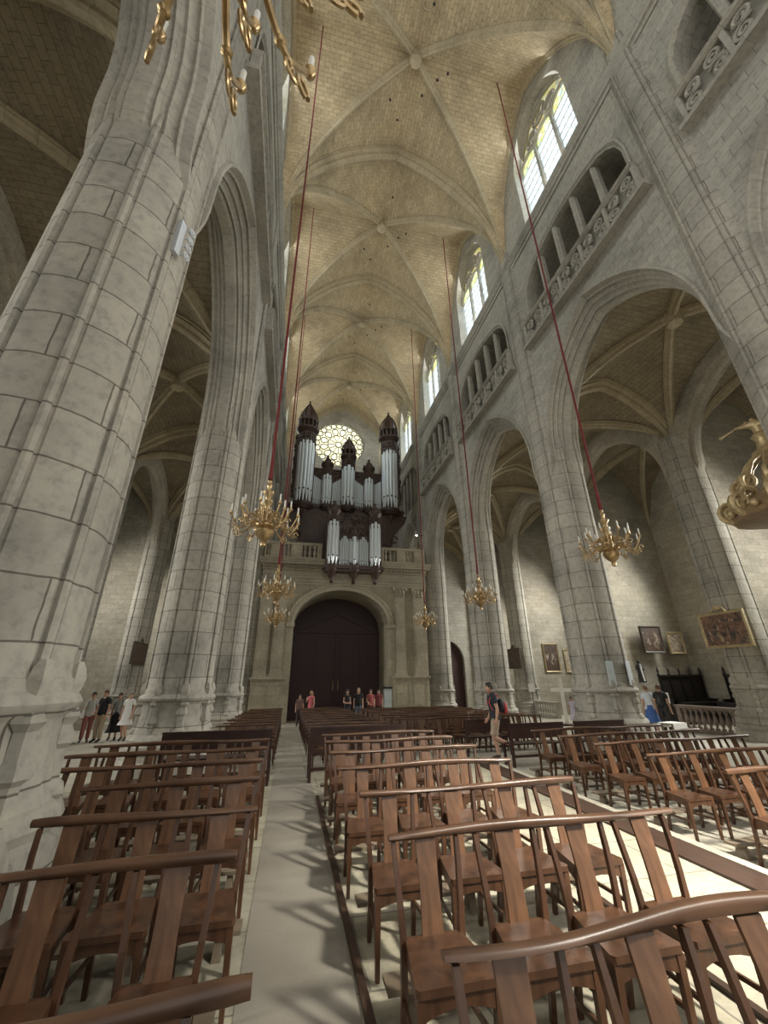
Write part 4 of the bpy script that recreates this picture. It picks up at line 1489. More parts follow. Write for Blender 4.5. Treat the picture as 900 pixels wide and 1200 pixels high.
def row(block, ri, xs, y, z, near, side, xa, xb, aisle_left, knl=True):
    """one row: chairs at xs, the rail over them, a kneeler behind"""
    order = sorted(xs) if aisle_left else sorted(xs, reverse=True)
    for n, x in enumerate(order):
        place_chair(x, y, z, 'wooden chair, %s from the %s, %s row of the %s' % (ORD[n], side, ORD[ri], block), 'chairs of the ' + block, near)
    top_rail(xa, xb, y, z, 'worn wooden top rail of the %s chair row, %s' % (ORD[ri], block), 'top rails of the ' + block, ri * 31 + len(block) * 7, 1.5 if ri == 0 else 1.0)
    if knl:
        kneeler(xa + 0.02, xb - 0.04, y + 0.20, z, 'low kneeling plank behind the %s row of the %s' % (ORD[ri], block), 'kneelers of the ' + block)

# near block right of the walkway
CB = 'near right block'
for i, (y, xs, xa, xb) in enumerate([
        (1.66, [0.79, 1.31, 1.81, 2.31], 0.56, 2.56), (2.72, [0.84, 1.34, 1.82, 2.30], 0.62, 2.58), (3.64, [0.84, 1.36, 1.84, 2.30], 0.60, 2.50), (4.66, [0.80, 1.30, 1.78, 2.26], 0.54, 2.45),
        (5.58, [0.80, 1.30, 1.78, 2.26], 0.55, 2.48), (6.45, [0.82, 1.30, 1.78, 2.26], 0.57, 2.48), (7.25, [0.82, 1.30, 1.78, 2.26], 0.58, 2.46)]):
    row(CB, i, xs, y, 0.012, True, 'walkway', xa, xb, True)
LB = 'near left block'
for i, (y, xs, xa, xb) in enumerate([
        (1.66, [-0.40, -0.92, -1.44], -1.72, -0.04), (2.70, [-0.48, -1.04, -1.58], -1.85, -0.20), (3.52, [-0.40, -0.86, -1.30], -1.55, -0.15), (4.46, [-0.42, -0.90, -1.37], -1.66, -0.20),
        (5.36, [-0.42, -0.90, -1.38, -1.86, -2.34], -2.6, -0.22), (6.24, [-0.42, -0.90, -1.38, -1.86, -2.34], -2.6, -0.22), (7.10, [-0.42, -0.90, -1.38, -1.86, -2.34], -2.6, -0.22)]):
    row(LB, i, xs, y, 0.0, True, 'walkway', xa, xb, False)
RB = 'kerbside right block'
for i, (y, n) in enumerate([(4.30, 6), (5.40, 6), (6.45, 6), (7.40, 6), (8.30, 6)]):
    xs = [5.16 + 0.52 * j for j in range(n)]
    row(RB, i, xs, y, FLOOR2, True, 'kerb', 4.9, 5.0 + 0.52 * n, True)
# runner boards the chair feet stand on
for x, nm in ((0.56, 'beside the walkway'), (2.62, 'beside the pale slabs')):
    mb = MB()
    mb.box(x - 0.025, x + 0.025, -1.0, 7.4, 0.0, 0.03)
    tag(mb.build('runner_board', M['kerb']), 'long dark floor batten %s under the near right chairs' % nm, 'batten')

# pews with solid panels closing the near blocks
def pew(xa, xb, y, z, label):
    root = empty('pew', ((xa + xb) / 2, y, z), 0, label, 'pew', 'solid backed pews')
    h = (xb - xa) / 2
    q = MB(); q.box(-h, h, -0.02, 0.02, 0.56, 0.84); q.box(-h, h, -0.035, 0.03, 0.84, 0.87); q.box(-h, h, -0.03, -0.02, 0.56, 0.61); q.build('back_panel', M['pew'], root)
    q = MB(); q.box(-h + 0.05, h - 0.05, 0.03, 0.40, 0.42, 0.45); q.build('seat', M['pew'], root)
    for x in (-h, h - 0.05):
        q = MB(); q.box(x, x + 0.05, -0.03, 0.03, 0, 0.56); q.build('leg', M['pew'], root)
        q = MB(); q.box(x, x + 0.05, 0.36, 0.41, 0, 0.42); q.build('leg', M['pew'], root)
    q = MB(); q.box(-h + 0.05, h - 0.05, -0.012, 0.012, 0.18, 0.23); q.build('stretcher', M['pew'], root)
pew(0.45, 2.25, 8.35, 0, 'dark wooden pew behind the near block right of the walkway')
pew(-2.05, -0.22, 8.35, 0, 'dark wooden pew behind the near block left of the walkway')
pew(4.7, 6.0, 11.2, FZ(11.3), 'dark wooden pew behind the walking man')
pew(5.05, 6.45, 9.45, FLOOR2, 'dark wooden pew right of the walking man')
pew(6.75, 8.15, 9.45, FLOOR2, 'dark wooden pew before the second right pier')

# far blocks
far = [('far left block', [-0.42, -0.92, -1.42], -1.72, -0.2, False, 'walkway', [11.9 + 1.0 * j for j in range(11)]),
       ('far middle block', [0.80, 1.30, 1.80, 2.30], 0.54, 2.56, True, 'walkway', [10.3 + 1.0 * j for j in range(12)]),
       ('far right block', [3.3 + 0.52 * j for j in range(9)], 3.0, 7.75, True, 'walkway', [12.3 + 1.05 * j for j in range(8)])]
for nm, xs, xa, xb, al, sd, ys in far:
    for i, y in enumerate(ys):
        row(nm, i, xs, y, FZ(y + 0.2) + (0.02 if nm == 'far middle block' else 0.008), False, sd, xa, xb, al, knl=False)
# ------------------------------------------------------------------ people
def skin_mesh(verts, edges, radii, root=0, sub=1):
    """grow a body surface on a joint skeleton"""
    me = bpy.data.meshes.new('sk')
    me.from_pydata(verts, edges, [])
    o = bpy.data.objects.new('sk', me)
    COL.objects.link(o)
    o.modifiers.new('s', 'SKIN')
    if not me.skin_vertices:
        bm = bmesh.new()
        bm.from_mesh(me)
        bm.verts.layers.skin.verify()
        bm.to_mesh(me)
        bm.free()
    d = me.skin_vertices[0].data
    for i, r in enumerate(radii):
        d[i].radius = r if isinstance(r, tuple) else (r, r)
        d[i].use_root = (i == root)
    if sub:
        m = o.modifiers.new('u', 'SUBSURF')
        m.levels = m.render_levels = sub
    dg = bpy.context.evaluated_depsgraph_get()
    ev = o.evaluated_get(dg)
    t = ev.to_mesh()
    mb = MB().add([tuple(v.co) for v in t.vertices], [tuple(p.vertices) for p in t.polygons])
    ev.to_mesh_clear()
    bpy.data.objects.remove(o)
    bpy.data.meshes.remove(me)
    return mb

STAND = dict(pel=(0, 0, .95), bel=(0, .01, 1.10), che=(0, .0, 1.30), nb=(0, -.01, 1.46), nk=(0, .005, 1.53), hd=(0, .02, 1.60),
             shl=(.165, -.01, 1.41), shr=(-.165, -.01, 1.41), ell=(.215, -.03, 1.13), elr=(-.215, -.03, 1.13), wrl=(.225, .05, .89), wrr=(-.225, .05, .89), hal=(.222, .08, .82), har=(-.222, .08, .82),
             hil=(.09, 0, .90), hir=(-.09, 0, .90), knl=(.10, .03, .50), knr=(-.10, .03, .50), anl=(.10, -.02, .09), anr=(-.10, -.02, .09), tol=(.12, .15, .03), tor=(-.12, .15, .03))
def human(label, loc, rz, h=1.72, pose=None, female=False, top=None, bottom=None, hair=(0.03, 0.02, 0.015), hairlong=False, sleeves=0.5, legs=1.0, skirt=False, skin=None, shoes=True, extra=None):
    J = {k: Vector(v) for k, v in STAND.items()}
    for k, v in (pose or {}).items():
        J[k] = Vector(v)
    if female:
        for k in ('shl', 'shr', 'ell', 'elr', 'wrl', 'wrr', 'hal', 'har'):
            J[k].x *= 0.90
    root = empty('person', loc, rz, label, 'person')
    root.scale = (h / 1.74,) * 3
    f = 0.93 if female else 1.0
    order = ['pel', 'bel', 'che', 'nb', 'nk', 'shl', 'ell', 'wrl', 'shr', 'elr', 'wrr', 'hil', 'knl', 'anl', 'tol', 'hir', 'knr', 'anr', 'tor']
    R = dict(pel=(.135, .10), bel=(.120 * f, .095), che=(.150 * f, .105), nb=(.075, .065), nk=.052, shl=.062, shr=.062, ell=.042, elr=.042, wrl=.028, wrr=.028, hil=.088, hir=.088, knl=.056, knr=.056, anl=.037, anr=.037, tol=.030, tor=.030)
    idx = {k: i for i, k in enumerate(order)}
    E = [('pel', 'bel'), ('bel', 'che'), ('che', 'nb'), ('nb', 'nk'), ('nb', 'shl'), ('shl', 'ell'), ('ell', 'wrl'), ('nb', 'shr'), ('shr', 'elr'), ('elr', 'wrr'), ('pel', 'hil'), ('hil', 'knl'), ('knl', 'anl'), ('anl', 'tol'), ('pel', 'hir'), ('hir', 'knr'), ('knr', 'anr'), ('anr', 'tor')]
    V = [J[k] for k in order]
    RR = [R[k] for k in order]
    ED = [(idx[a], idx[b]) for a, b in E]
    # mid-limb points for calf, thigh and forearm fullness
    for a, b, t, r in (('hil', 'knl', .45, .076), ('hir', 'knr', .45, .076), ('knl', 'anl', .3, .055), ('knr', 'anr', .3, .055), ('shl', 'ell', .5, .047), ('shr', 'elr', .5, .047), ('ell', 'wrl', .3, .041), ('elr', 'wrr', .3, .041)):
        ED.remove((idx[a], idx[b]))
        V.append(J[a].lerp(J[b], t))
        RR.append(r)
        n = len(V) - 1
        ED += [(idx[a], n), (n, idx[b])]
    body = skin_mesh(V, ED, RR, 0, 2)
    base_v, base_f = [Vector(p) for p in body.v], list(body.f)
    segs = [('pel', 'bel'), ('bel', 'che'), ('che', 'nb'), ('nb', 'nk'), ('nb', 'shl'), ('nb', 'shr'), ('shl', 'ell'), ('shr', 'elr'), ('ell', 'wrl'), ('elr', 'wrr'), ('pel', 'hil'), ('pel', 'hir'), ('hil', 'knl'), ('hir', 'knr'), ('knl', 'anl'), ('knr', 'anr'), ('anl', 'tol'), ('anr', 'tor')]
    def rad(k):
        r = R[k]
        return (r[0] + r[1]) / 2 if isinstance(r, tuple) else r
    def nearest(p):
        best = None
        for a, b in segs:
            A, B = J[a], J[b]
            d = B - A
            t = max(0.0, min(1.0, (p - A).dot(d) / d.length_squared))
            q = (p - (A + d * t)).length - (rad(a) * (1 - t) + rad(b) * t) * 0.8
            if best is None or q < best[0]:
                best = (q, a, b, t)
        return best
    near = [nearest(p) for p in base_v]
    nor = [Vector() for _ in base_v]
    for fc in base_f:
        n = (base_v[fc[1]] - base_v[fc[0]]).cross(base_v[fc[2]] - base_v[fc[0]])
        for i in fc:
            nor[i] += n
    for n in nor:
        if n.length > 0:
            n.normalize()
    def garment(keep, off):
        ok = [keep(p, *nr) for p, nr in zip(base_v, near)]
        used, m = {}, MB()
        for fc in base_f:
            if all(ok[i] for i in fc):
                for i in fc:
                    if i not in used:
                        used[i] = len(m.v)
                        o_ = off(base_v[i], *near[i]) if callable(off) else off
                        m.v.append(tuple(base_v[i] + nor[i] * o_))
                m.f.append(tuple(used[i] for i in fc))
        return m
    # hands: palm and five bent fingers each
    for sd in ('l', 'r'):
        w, hnd, el = J['wr' + sd], J['ha' + sd], J['el' + sd]
        d = (hnd - w).normalized()
        side = Vector((0, 1, 0)) - d * d.y
        side = side.normalized() if side.length > 0.1 else Vector((1, 0, 0))
        inn = d.cross(side) * (1 if sd == 'l' else -1)
        palm0, palm1 = w, w + d * 0.085
        body.tube([w - d * 0.02, w + d * 0.02, w + d * 0.06, palm1], [.026, .030, .036, .032], 8, flat=1.0)
        for i, (L, o) in enumerate(((.070, .027), (.080, .009), (.074, -.009), (.058, -.026))):
            b = w + d * 0.075 + side * o
            body.tube([b, b + d * L * .45 + inn * .006, b + d * L * .75 + inn * .020, b + d * L * .9 + inn * .036], [.0095, .009, .008, .006], 6)
        b = w + d * 0.03 + side * 0.028
        body.tube([b, b + d * .028 + side * .022 + inn * .008, b + d * .055 + side * .026 + inn * .018], [.011, .010, .007], 6)
    # head with face
    H = MB()
    hd = J['hd']
    q = MB()
    n, m = 14, 12
    prof = []
    for i in range(m + 1):
        ph = pi * i / m
        prof.append((max(1e-4, sin(ph)), -cos(ph)))
    def fz(t, z):
        return 0
    for i, (r, z) in enumerate(prof):
        for j in range(n):
            t = 2 * pi * j / n
            x, y = r * cos(t), r * sin(t)
            sx = .076 if z > -.2 else .076 - .024 * (-z - .2)
            sy = .096 if y < 0 else .092 - (0.012 * max(0, z - 0.3))
            yy = y * sy + (0.012 if (z < -.35 and y > 0) else 0)
            q.v.append((hd.x + x * sx, hd.y + yy, hd.z + z * .118 + .03))
    for i in range(m):
        for j in range(n):
            q.f.append((i * n + j, i * n + (j + 1) % n, (i + 1) * n + (j + 1) % n, (i + 1) * n + j))
    body.merge(q)
    c = hd + Vector((0, 0, .03))
    body.tube([c + Vector((0, .085, .015)), c + Vector((0, .108, -.025)), c + Vector((0, .088, -.034))], [.009, .014, .008], 6)      # nose
    body.tube([c + Vector((-.024, .086, -.062)), c + Vector((0, .094, -.060)), c + Vector((.024, .086, -.062))], [.004, .008, .004], 6)   # mouth
    for sg in (-1, 1):
        body.sphere(c + Vector((sg * .077, -.004, -.005)), .026, 8, 6, sc=(.35, .7, 1.15))                                    # ear
        body.sphere(c + Vector((sg * .031, .080, .010)), .012, 8, 6, mi=1)                                                       # eye
        body.tube([c + Vector((sg * .017, .091, .030)), c + Vector((sg * .046, .080, .028))], .005, 5, mi=1)                         # brow
    sk = skin or M['skin']
    body.build('body', [sk, M['leather']], root, smooth=60)
    # hair
    hm = mat_plain('hair', hair, 0.6, 0, 0.3, 40)
    q = MB()
    for i in range(8):
        ph = pi * (0.10 + 0.52 * i / 7) if not hairlong else pi * (0.08 + 0.7 * i / 7)
        r, z = sin(ph), cos(ph)
        for j in range(14):
            t = 2 * pi * j / 14
            y = r * sin(t)
            front = max(0.0, y)
            lift = 0.055 * front * (i / 7) * 1.6
            q.v.append((c.x + r * cos(t) * .086, c.y - .006 + y * (.106 if y < 0 else .094), c.z + z * .128 + .006 + lift))
    for i in range(7):
        for j in range(14):
            q.f.append((i * 14 + (j + 1) % 14, i * 14 + j, (i + 1) * 14 + j, (i + 1) * 14 + (j + 1) % 14))
    q.f.append(tuple(range(14)))
    if hairlong:
        q.tube([c + Vector((0, -.07, .02)), c + Vector((0, -.11, -.08)), c + Vector((0, -.10, -.20))], [.07, .075, .03], 10)
    q.build('hair', hm, root, smooth=60)
    # shirt
    if top:
        tm = mat_plain('shirt_cloth', top, 0.85, 0, 0.12, 25)
        def kshirt(p, q, a, b, t):
            if (a, b) == ('pel', 'bel'):
                return p.z > J['pel'].z - 0.09
            if (a, b) in (('bel', 'che'), ('che', 'nb'), ('nb', 'shl'), ('nb', 'shr')):
                return True
            if (a, b) == ('nb', 'nk'):
                return t < 0.25
            if a in ('shl', 'shr'):
                return t < sleeves + 0.05
            if a == 'pel':
                return p.z > J['pel'].z - 0.07
            return False
        q = garment(kshirt, lambda p, q_, a, b, t: 0.026 if a in ('pel', 'bel') else 0.016)
        q.build('shirt', tm, root, smooth=60)
    if bottom:
        bm_ = mat_plain('trouser_cloth', bottom, 0.85, 0, 0.12, 25)
        if skirt:
            L = legs
            q = MB()
            zb = 1.0 - 0.95 * L
            q.lathe([(.26 + .06 * L, zb), (.23, zb + .12), (.185, .85), (.165, .98), (.15, 1.06)], 18, (J['pel'].x, J['pel'].y, 0))
            for i, (x, y, z) in enumerate(q.v):
                t = atan2(y, x)
                k = 1 + 0.06 * sin(t * 7) * (1.05 - z)
                q.v[i] = (x * k, y * k * 0.8, z)
            q.build('skirt', bm_, root, smooth=60)
        else:
            short = legs <= 0.6
            def kpants(p, q, a, b, t):
                if (a, b) == ('pel', 'bel'):
                    return p.z < J['pel'].z + 0.10
                if a == 'pel':
                    return True
                if a in ('hil', 'hir'):
                    return t < 0.93 if short else True
                if a in ('knl', 'knr'):
                    return (not short) and t < 0.93
                return False
            def opants(p, q, a, b, t):
                if a in ('hil', 'hir'):
                    return 0.014 + (0.022 * t if short else 0.006)
                if a in ('knl', 'knr'):
                    return 0.018 + 0.012 * t
                return 0.014
            garment(kpants, opants).build('shorts' if short else 'trousers', bm_, root, smooth=60)
    if shoes:
        for sd in ('l', 'r'):
            a, t = J['an' + sd], J['to' + sd]
            d = (t - a).normalized()
            q = skin_mesh([a + Vector((0, 0, 0.0)) - d * .045, a.lerp(t, .35), t + d * .03], [(0, 1), (1, 2)], [.046, .048, .040], 0)
            q.build('shoe', M['leather'], root, smooth=60)
    return root

# the walking man
man = human('man in dark shirt and khaki shorts walking with a red backpack', (5.18, 10.36, FZ(10.36) + 0.0), radians(78), 1.76,
            dict(pel=(0, 0, .95), che=(0, .03, 1.30), nb=(0, .04, 1.46), nk=(0, .06, 1.53), hd=(0, .08, 1.60), shl=(.17, .03, 1.41), shr=(-.17, .03, 1.41),
                 ell=(.21, .01, 1.13), wrl=(.22, .12, .91), hal=(.215, .17, .85), elr=(-.21, -.02, 1.13), wrr=(-.22, .03, .90), har=(-.22, .06, .83),
                 knr=(-.09, .12, .52), anr=(-.09, -.27, .36), tor=(-.10, -.30, .20), knl=(.10, .03, .50), anl=(.10, -.03, .09), tol=(.12, .15, .03)),
            top=(0.018, 0.022, 0.03), bottom=(0.36, 0.28, 0.20), legs=0.5, hair=(0.02, 0.015, 0.012))
q = MB()
q = skin_mesh([Vector((0, -.17, 1.02)), Vector((0, -.19, 1.18)), Vector((0, -.15, 1.38))], [(0, 1), (1, 2)], [(.12, .085), (.135, .10), (.11, .07)], 0, 2)
q.build('backpack', mat_plain('dark_nylon', (0.02, 0.02, 0.025), 0.7), man, smooth=60)
q = MB()
q.merge(skin_mesh([Vector((0, -.255, 1.00)), Vector((0, -.29, 1.14)), Vector((0, -.25, 1.30))], [(0, 1), (1, 2)], [(.125, .06), (.13, .06), (.10, .05)], 0, 2))
q.build('backpack_pocket', mat_plain('red_nylon', (0.50, 0.06, 0.07), 0.7), man, smooth=60)
for sg in (-1, 1):
    q = MB()
    q.tube([(sg * .10, -.13, 1.40), (sg * .115, -.03, 1.475), (sg * .115, .10, 1.42), (sg * .11, .145, 1.28), (sg * .12, .08, 1.12), (sg * .12, -.12, 1.05)], .022, 8, flat=0.6)
    q.build('strap', mat_plain('red_strap', (0.48, 0.07, 0.08), 0.7), man, smooth=60)

human('man in black shirt and blue jeans standing before the dark doors', (3.55, 22.15, FZ(22.15)), radians(170), 1.72, top=(0.012, 0.012, 0.013), bottom=(0.12, 0.17, 0.24), hair=(0.35, 0.25, 0.2))
human('woman in black sleeveless top with dark hair before the doors', (2.95, 22.0, FZ(22.0)), radians(200), 1.66, dict(wrl=(.12, .2, 1.08), hal=(.05, .24, 1.1), wrr=(-.12, .2, 1.06), har=(-.05, .24, 1.08)), female=True, top=(0.012, 0.012, 0.013), bottom=(0.03, 0.03, 0.035), sleeves=0.12, hairlong=True)
human('woman in pink top with fair hair left of the door group', (1.16, 22.35, FZ(22.35)), radians(140), 1.62, dict(ell=(.24, .12, 1.18), wrl=(.16, .2, 1.36), hal=(.10, .2, 1.44)), female=True, top=(0.55, 0.13, 0.15), bottom=(0.3, 0.12, 0.14), sleeves=0.2, hair=(0.30, 0.17, 0.08), hairlong=True)
human('person in red top standing right of the black shirted man', (4.25, 22.5, FZ(22.5)), radians(185), 1.66, dict(wrl=(.12, .2, 1.0), hal=(.06, .25, 1.0)), female=True, top=(0.30, 0.07, 0.07), bottom=(0.04, 0.03, 0.03), sleeves=0.3, hairlong=True)
human('rightmost person of the door group in dark red clothes', (4.72, 22.7, FZ(22.7)), radians(165), 1.64, top=(0.20, 0.05, 0.05), bottom=(0.03, 0.03, 0.03), sleeves=0.4)
human('person in brown clothes at the far end of the walkway', (0.62, 22.9, FZ(22.9)), radians(180), 1.45, top=(0.16, 0.09, 0.08), bottom=(0.06, 0.04, 0.04), hair=(0.10, 0.05, 0.03))
# group in the left aisle
g = human('person with dark hair carrying a white bag in the left aisle', (-7.35, 18.9, FZ(18.9)), radians(200), 1.70, top=(0.5, 0.5, 0.47), bottom=(0.28, 0.10, 0.08), hair=(0.015, 0.012, 0.01), female=True)
q = MB()
q.hexa([(.16, -.10, .85), (.28, -.10, .85), (.28, .20, .85), (.16, .20, .85)], [(.18, -.07, 1.12), (.25, -.07, 1.12), (.25, .17, 1.12), (.18, .17, 1.12)])
q.tube([(.21, -.05, 1.1), (.19, -.02, 1.3), (.13, .02, 1.45), (.19, .10, 1.3), (.21, .14, 1.1)], .012, 6)
q.build('shoulder_bag', M['white'], g, smooth=40)
human('person in black shirt and tan trousers in the left aisle', (-6.85, 18.7, FZ(18.7)), radians(160), 1.76, dict(wrl=(.17, .22, 1.0), hal=(.13, .28, 1.0)), top=(0.015, 0.016, 0.018), bottom=(0.40, 0.31, 0.22), hair=(0.10, 0.05, 0.03))
human('person in a long black skirt in the left aisle', (-6.55, 19.3, FZ(19.3)), radians(190), 1.66, top=(0.30, 0.30, 0.29), bottom=(0.012, 0.012, 0.014), skirt=True, legs=0.75, female=True)
human('woman in short white dress with grey hair walking in the left aisle', (-6.0, 18.75, FZ(18.75)), radians(175), 1.68, dict(knr=(-.09, .16, .50), anr=(-.10, .02, .12), tor=(-.11, .18, .05), knl=(.10, .0, .50), anl=(.10, -.16, .12), tol=(.12, .0, .03)), female=True, top=(0.66, 0.64, 0.62), bottom=(0.66, 0.64, 0.62), skirt=True, legs=0.45, hair=(0.16, 0.14, 0.12))
human('person in white top nearest the second left pier', (-5.62, 19.4, FZ(19.4)), radians(215), 1.66, top=(0.60, 0.58, 0.52), bottom=(0.45, 0.42, 0.36), hair=(0.08, 0.05, 0.03), female=True)
# visitors on the right
human('person in white shirt and blue skirt beside the second right pier', (12.62, 13.2, FZ(13.2)), radians(-40), 1.64, top=(0.62, 0.66, 0.70), bottom=(0.06, 0.13, 0.36), skirt=True, legs=0.55, hair=(0.17, 0.10, 0.055), female=True)
g = human('person in black with dark rucksack beside the second right pier', (12.72, 12.75, FZ(12.75)), radians(-60), 1.66, top=(0.02, 0.02, 0.022), bottom=(0.03, 0.025, 0.025), hair=(0.11, 0.06, 0.035))
q = skin_mesh([Vector((0, -.18, 1.0)), Vector((0, -.20, 1.18)), Vector((0, -.15, 1.40))], [(0, 1), (1, 2)], [(.13, .09), (.14, .11), (.11, .07)], 0, 2)
q.build('rucksack', M['black'], g, smooth=60)
human('person in pale lavender clothes beside the white cross', (12.35, 17.15, FZ(17.15)), radians(120), 1.22, top=(0.52, 0.50, 0.62), bottom=(0.55, 0.53, 0.62), skirt=True, legs=0.6, hair=(0.05, 0.04, 0.035), female=True)

# ------------------------------------------------------------------ paintings
def painting(label, origin, ux, w, h, frame, colors, seed, fw=0.09, crest=False, tilt=0.0, figs=True):
    """framed canvas; ux = horizontal direction along the wall, faces ux x z"""
    ux = Vector(ux).normalized()
    nrm = ux.cross(Vector((0, 0, 1))).normalized()
    root = empty('framed_painting', origin, atan2(ux.y, ux.x), label, 'painting')
    root.rotation_euler = (tilt, 0, atan2(ux.y, ux.x))
    q = MB()
    prof = [(0.0, 0.0), (0.0, 0.05), (fw * 0.3, 0.075), (fw * 0.55, 0.05), (fw * 0.85, 0.04), (fw, 0.02), (fw, 0.0)]
    loops = []
    for a, b in prof:
        loops.append([(-w / 2 + a, -b, a), (w / 2 - a, -b, a), (w / 2 - a, -b, h - a), (-w / 2 + a, -b, h - a), (-w / 2 + a, -b, a)])
    q.loft(loops, flip=False)
    q.box(-w / 2, w / 2, 0, 0.02, 0, h)
    if crest:
        q.lathe([(0.02, 0), (0.24, 0.0), (0.20, 0.04), (0.02, 0.05)], 14, (0, 0, 0), a0=0, a1=pi)
        k = len(q.v)
        for sg in (-1, 1):
            q.tube([(sg * (0.05 + 0.14 * t), -0.03, h + 0.04 + 0.14 * cos(t * 1.4)) for t in [i / 8 * 1.4 for i in range(9)]], 0.035, 6)
        q.sphere((0, -0.03, h + 0.14), 0.10, 8, 6, sc=(1.2, 0.5, 1))
    q.build('frame', frame, root, smooth=30)
    q = MB()
    q.add([(-w / 2 + fw * .8, -0.022, fw * .8), (w / 2 - fw * .8, -0.022, fw * .8), (w / 2 - fw * .8, -0.022, h - fw * .8), (-w / 2 + fw * .8, -0.022, h - fw * .8)], [(0, 1, 2, 3)])
    mats = [mat_painting('canvas', seed, *colors)]
    if figs:
        mats += [mat_plain('paint_light', tuple(0.55 * a + 0.45 * b for a, b in zip(colors[2], colors[0])), 0.5, 0, 0.6, 11), mat_plain('paint_mid', tuple(0.7 * a + 0.3 * b for a, b in zip(colors[1], colors[0])), 0.5, 0, 0.7, 11)]
        rnd = random.Random(seed)
        for i in range(12):
            x, z, s = rnd.uniform(-w * .33, w * .33), rnd.uniform(h * .2, h * .62), rnd.uniform(.03, .09) * min(w, h)
            mi = 1 + i % 2
            n = 9
            sk_ = rnd.uniform(-0.8, 0.8)
            q.add([(x + s * cos(2 * pi * j / n) * rnd.uniform(.7, 1.2) + sk_ * s * sin(2 * pi * j / n), -0.023 - 0.0004 * i, z + s * 1.9 * sin(2 * pi * j / n)) for j in range(n)], [tuple(range(n))], mi=mi)
            q.add([(x + sk_ * s + s * .35 * cos(2 * pi * j / n), -0.0234 - 0.0004 * i, z + s * 2.2 + s * .5 * sin(2 * pi * j / n)) for j in range(n)], [tuple(range(n))], mi=1)
    q.build('canvas', mats, root)
    return root
DK, MD, LT = (0.025, 0.018, 0.014), (0.10, 0.06, 0.04), (0.35, 0.27, 0.19)
dframe = mat_plain('dark_frame', (0.05, 0.035, 0.02), 0.5)
gframe = mat_plain('gilt_frame', (0.42, 0.33, 0.18), 0.45, 0.3, 0.25)
painting('tall dark framed painting on the pale chapel wall, left of the pair', (17.78, 17.45, 2.73), (1, 0, 0), 1.25, 1.30, dframe, (DK, MD, LT), 3)
painting('smaller pale framed painting on the chapel wall, right of the pair', (19.2, 17.45, 2.69), (1, 0, 0), 0.95, 1.06, gframe, ((0.14, 0.11, 0.08), (0.4, 0.33, 0.24), (0.6, 0.52, 0.40)), 4)
painting('tall narrow dark painting on the far chapel wall near the white cross', (17.02, 24.94, 1.95), (1, 0, 0), 1.15, 1.8, gframe, (DK, MD, (0.45, 0.38, 0.3)), 5)
painting('gilt framed painting half hidden by the second right pier', (18.4, 24.94, 1.93), (1, 0, 0), 0.9, 1.45, gframe, ((0.3, 0.25, 0.18), (0.5, 0.42, 0.3), (0.25, 0.25, 0.3)), 6)
painting('large gilt framed painting with crest hung on the right chapel pier', (14.30, 11.02, 2.54), (0, -1, 0), 1.58, 1.16, gframe, (DK, (0.2, 0.10, 0.06), (0.5, 0.36, 0.22)), 7, crest=True)
painting('small dark painting with crest on the far right chapel pier', (14.42, 25.2, 2.18), (0, -1, 0), 1.6, 1.25, dframe, (DK, MD, MD), 8, crest=True, figs=False)
painting('dark framed painting on the far left chapel pier', (-7.80, 24.1, 2.44), (0, 1, 0), 2.0, 1.1, dframe, (DK, MD, MD), 9, crest=True, figs=False)
# ------------------------------------------------------------------ pulpit on the nearest right pier
root = empty('pulpit', (10.0, 5.48, FLOOR2 + 0.24), 0, 'carved wooden pulpit with gilded canopy on the nearest right pier', 'pulpit')
pw = mat_wood('pulpit_wood', (0.06, 0.03, 0.02), (0.15, 0.09, 0.06), 0.4)
q = MB()
q.lathe([(0.15, 1.2), (0.3, 1.35), (0.28, 1.5), (0.6, 1.85), (0.72, 1.95), (0.74, 2.0), (0.70, 2.05), (0.74, 2.9), (0.82, 2.95), (0.90, 3.02), (0.92, 3.10), (0.86, 3.14), (0.70, 3.14), (0.68, 2.1)], 8, a0=pi / 8, a1=2 * pi + pi / 8)
for j in range(8):
    a = j * pi / 4
    q.bar((0.70 * cos(a), 0.70 * sin(a), 2.15), (0.70 * cos(a), 0.70 * sin(a), 2.85), 0.3, 0.06, up=(-sin(a), cos(a), 0))
q.build('tub', pw, root, smooth=30)
q = MB()
q.lathe([(0.22, -0.22), (0.22, 0.0), (0.12, 0.1), (0.10, 1.0), (0.16, 1.2), (0.2, 1.25)], 10)
q.build('stem', pw, root, smooth=40)
q = MB()
q.lathe([(0.0005, 4.62), (0.90, 4.66), (1.0, 4.70), (1.04, 4.78), (1.0, 4.86), (0.6, 5.2), (0.0005, 5.3)], 10, a0=pi / 10, a1=2 * pi + pi / 10, cap=False)
q.build('sounding_board', mat_wood('canopy_wood', (0.16, 0.10, 0.05), (0.30, 0.20, 0.11), 0.4, axis='X'), root, smooth=25)
q = MB()
for j in range(10):
    a = j * pi / 5 + pi / 10
    ca, sa = cos(a), sin(a)
    for r0, zz, ss in ((0.98, 5.0, 0.24), (0.66, 5.48, 0.20)):
        pts = []
        for t in range(20):
            u = t / 19
            rr = ss * (1 - 0.8 * u)
            th = -pi / 2 + u * 3.4 * pi
            pts.append(((r0 + rr * cos(th) * 0.9) * ca, (r0 + rr * cos(th) * 0.9) * sa, zz + rr * sin(th)))
        q.tube(pts, [0.075 - 0.04 * t / 19 for t in range(20)], 6)
    q.tube([(1.02 * ca, 1.02 * sa, 4.82), (0.9 * ca, 0.9 * sa, 5.2), (0.7 * ca, 0.7 * sa, 5.5), (0.45 * ca, 0.45 * sa, 5.95), (0.2 * ca, 0.2 * sa, 6.15)], [.07, .06, .06, .05, .05], 6)
    q.sphere((1.04 * cos(a + pi / 10), 1.04 * sin(a + pi / 10), 4.86), 0.085, 8, 6)
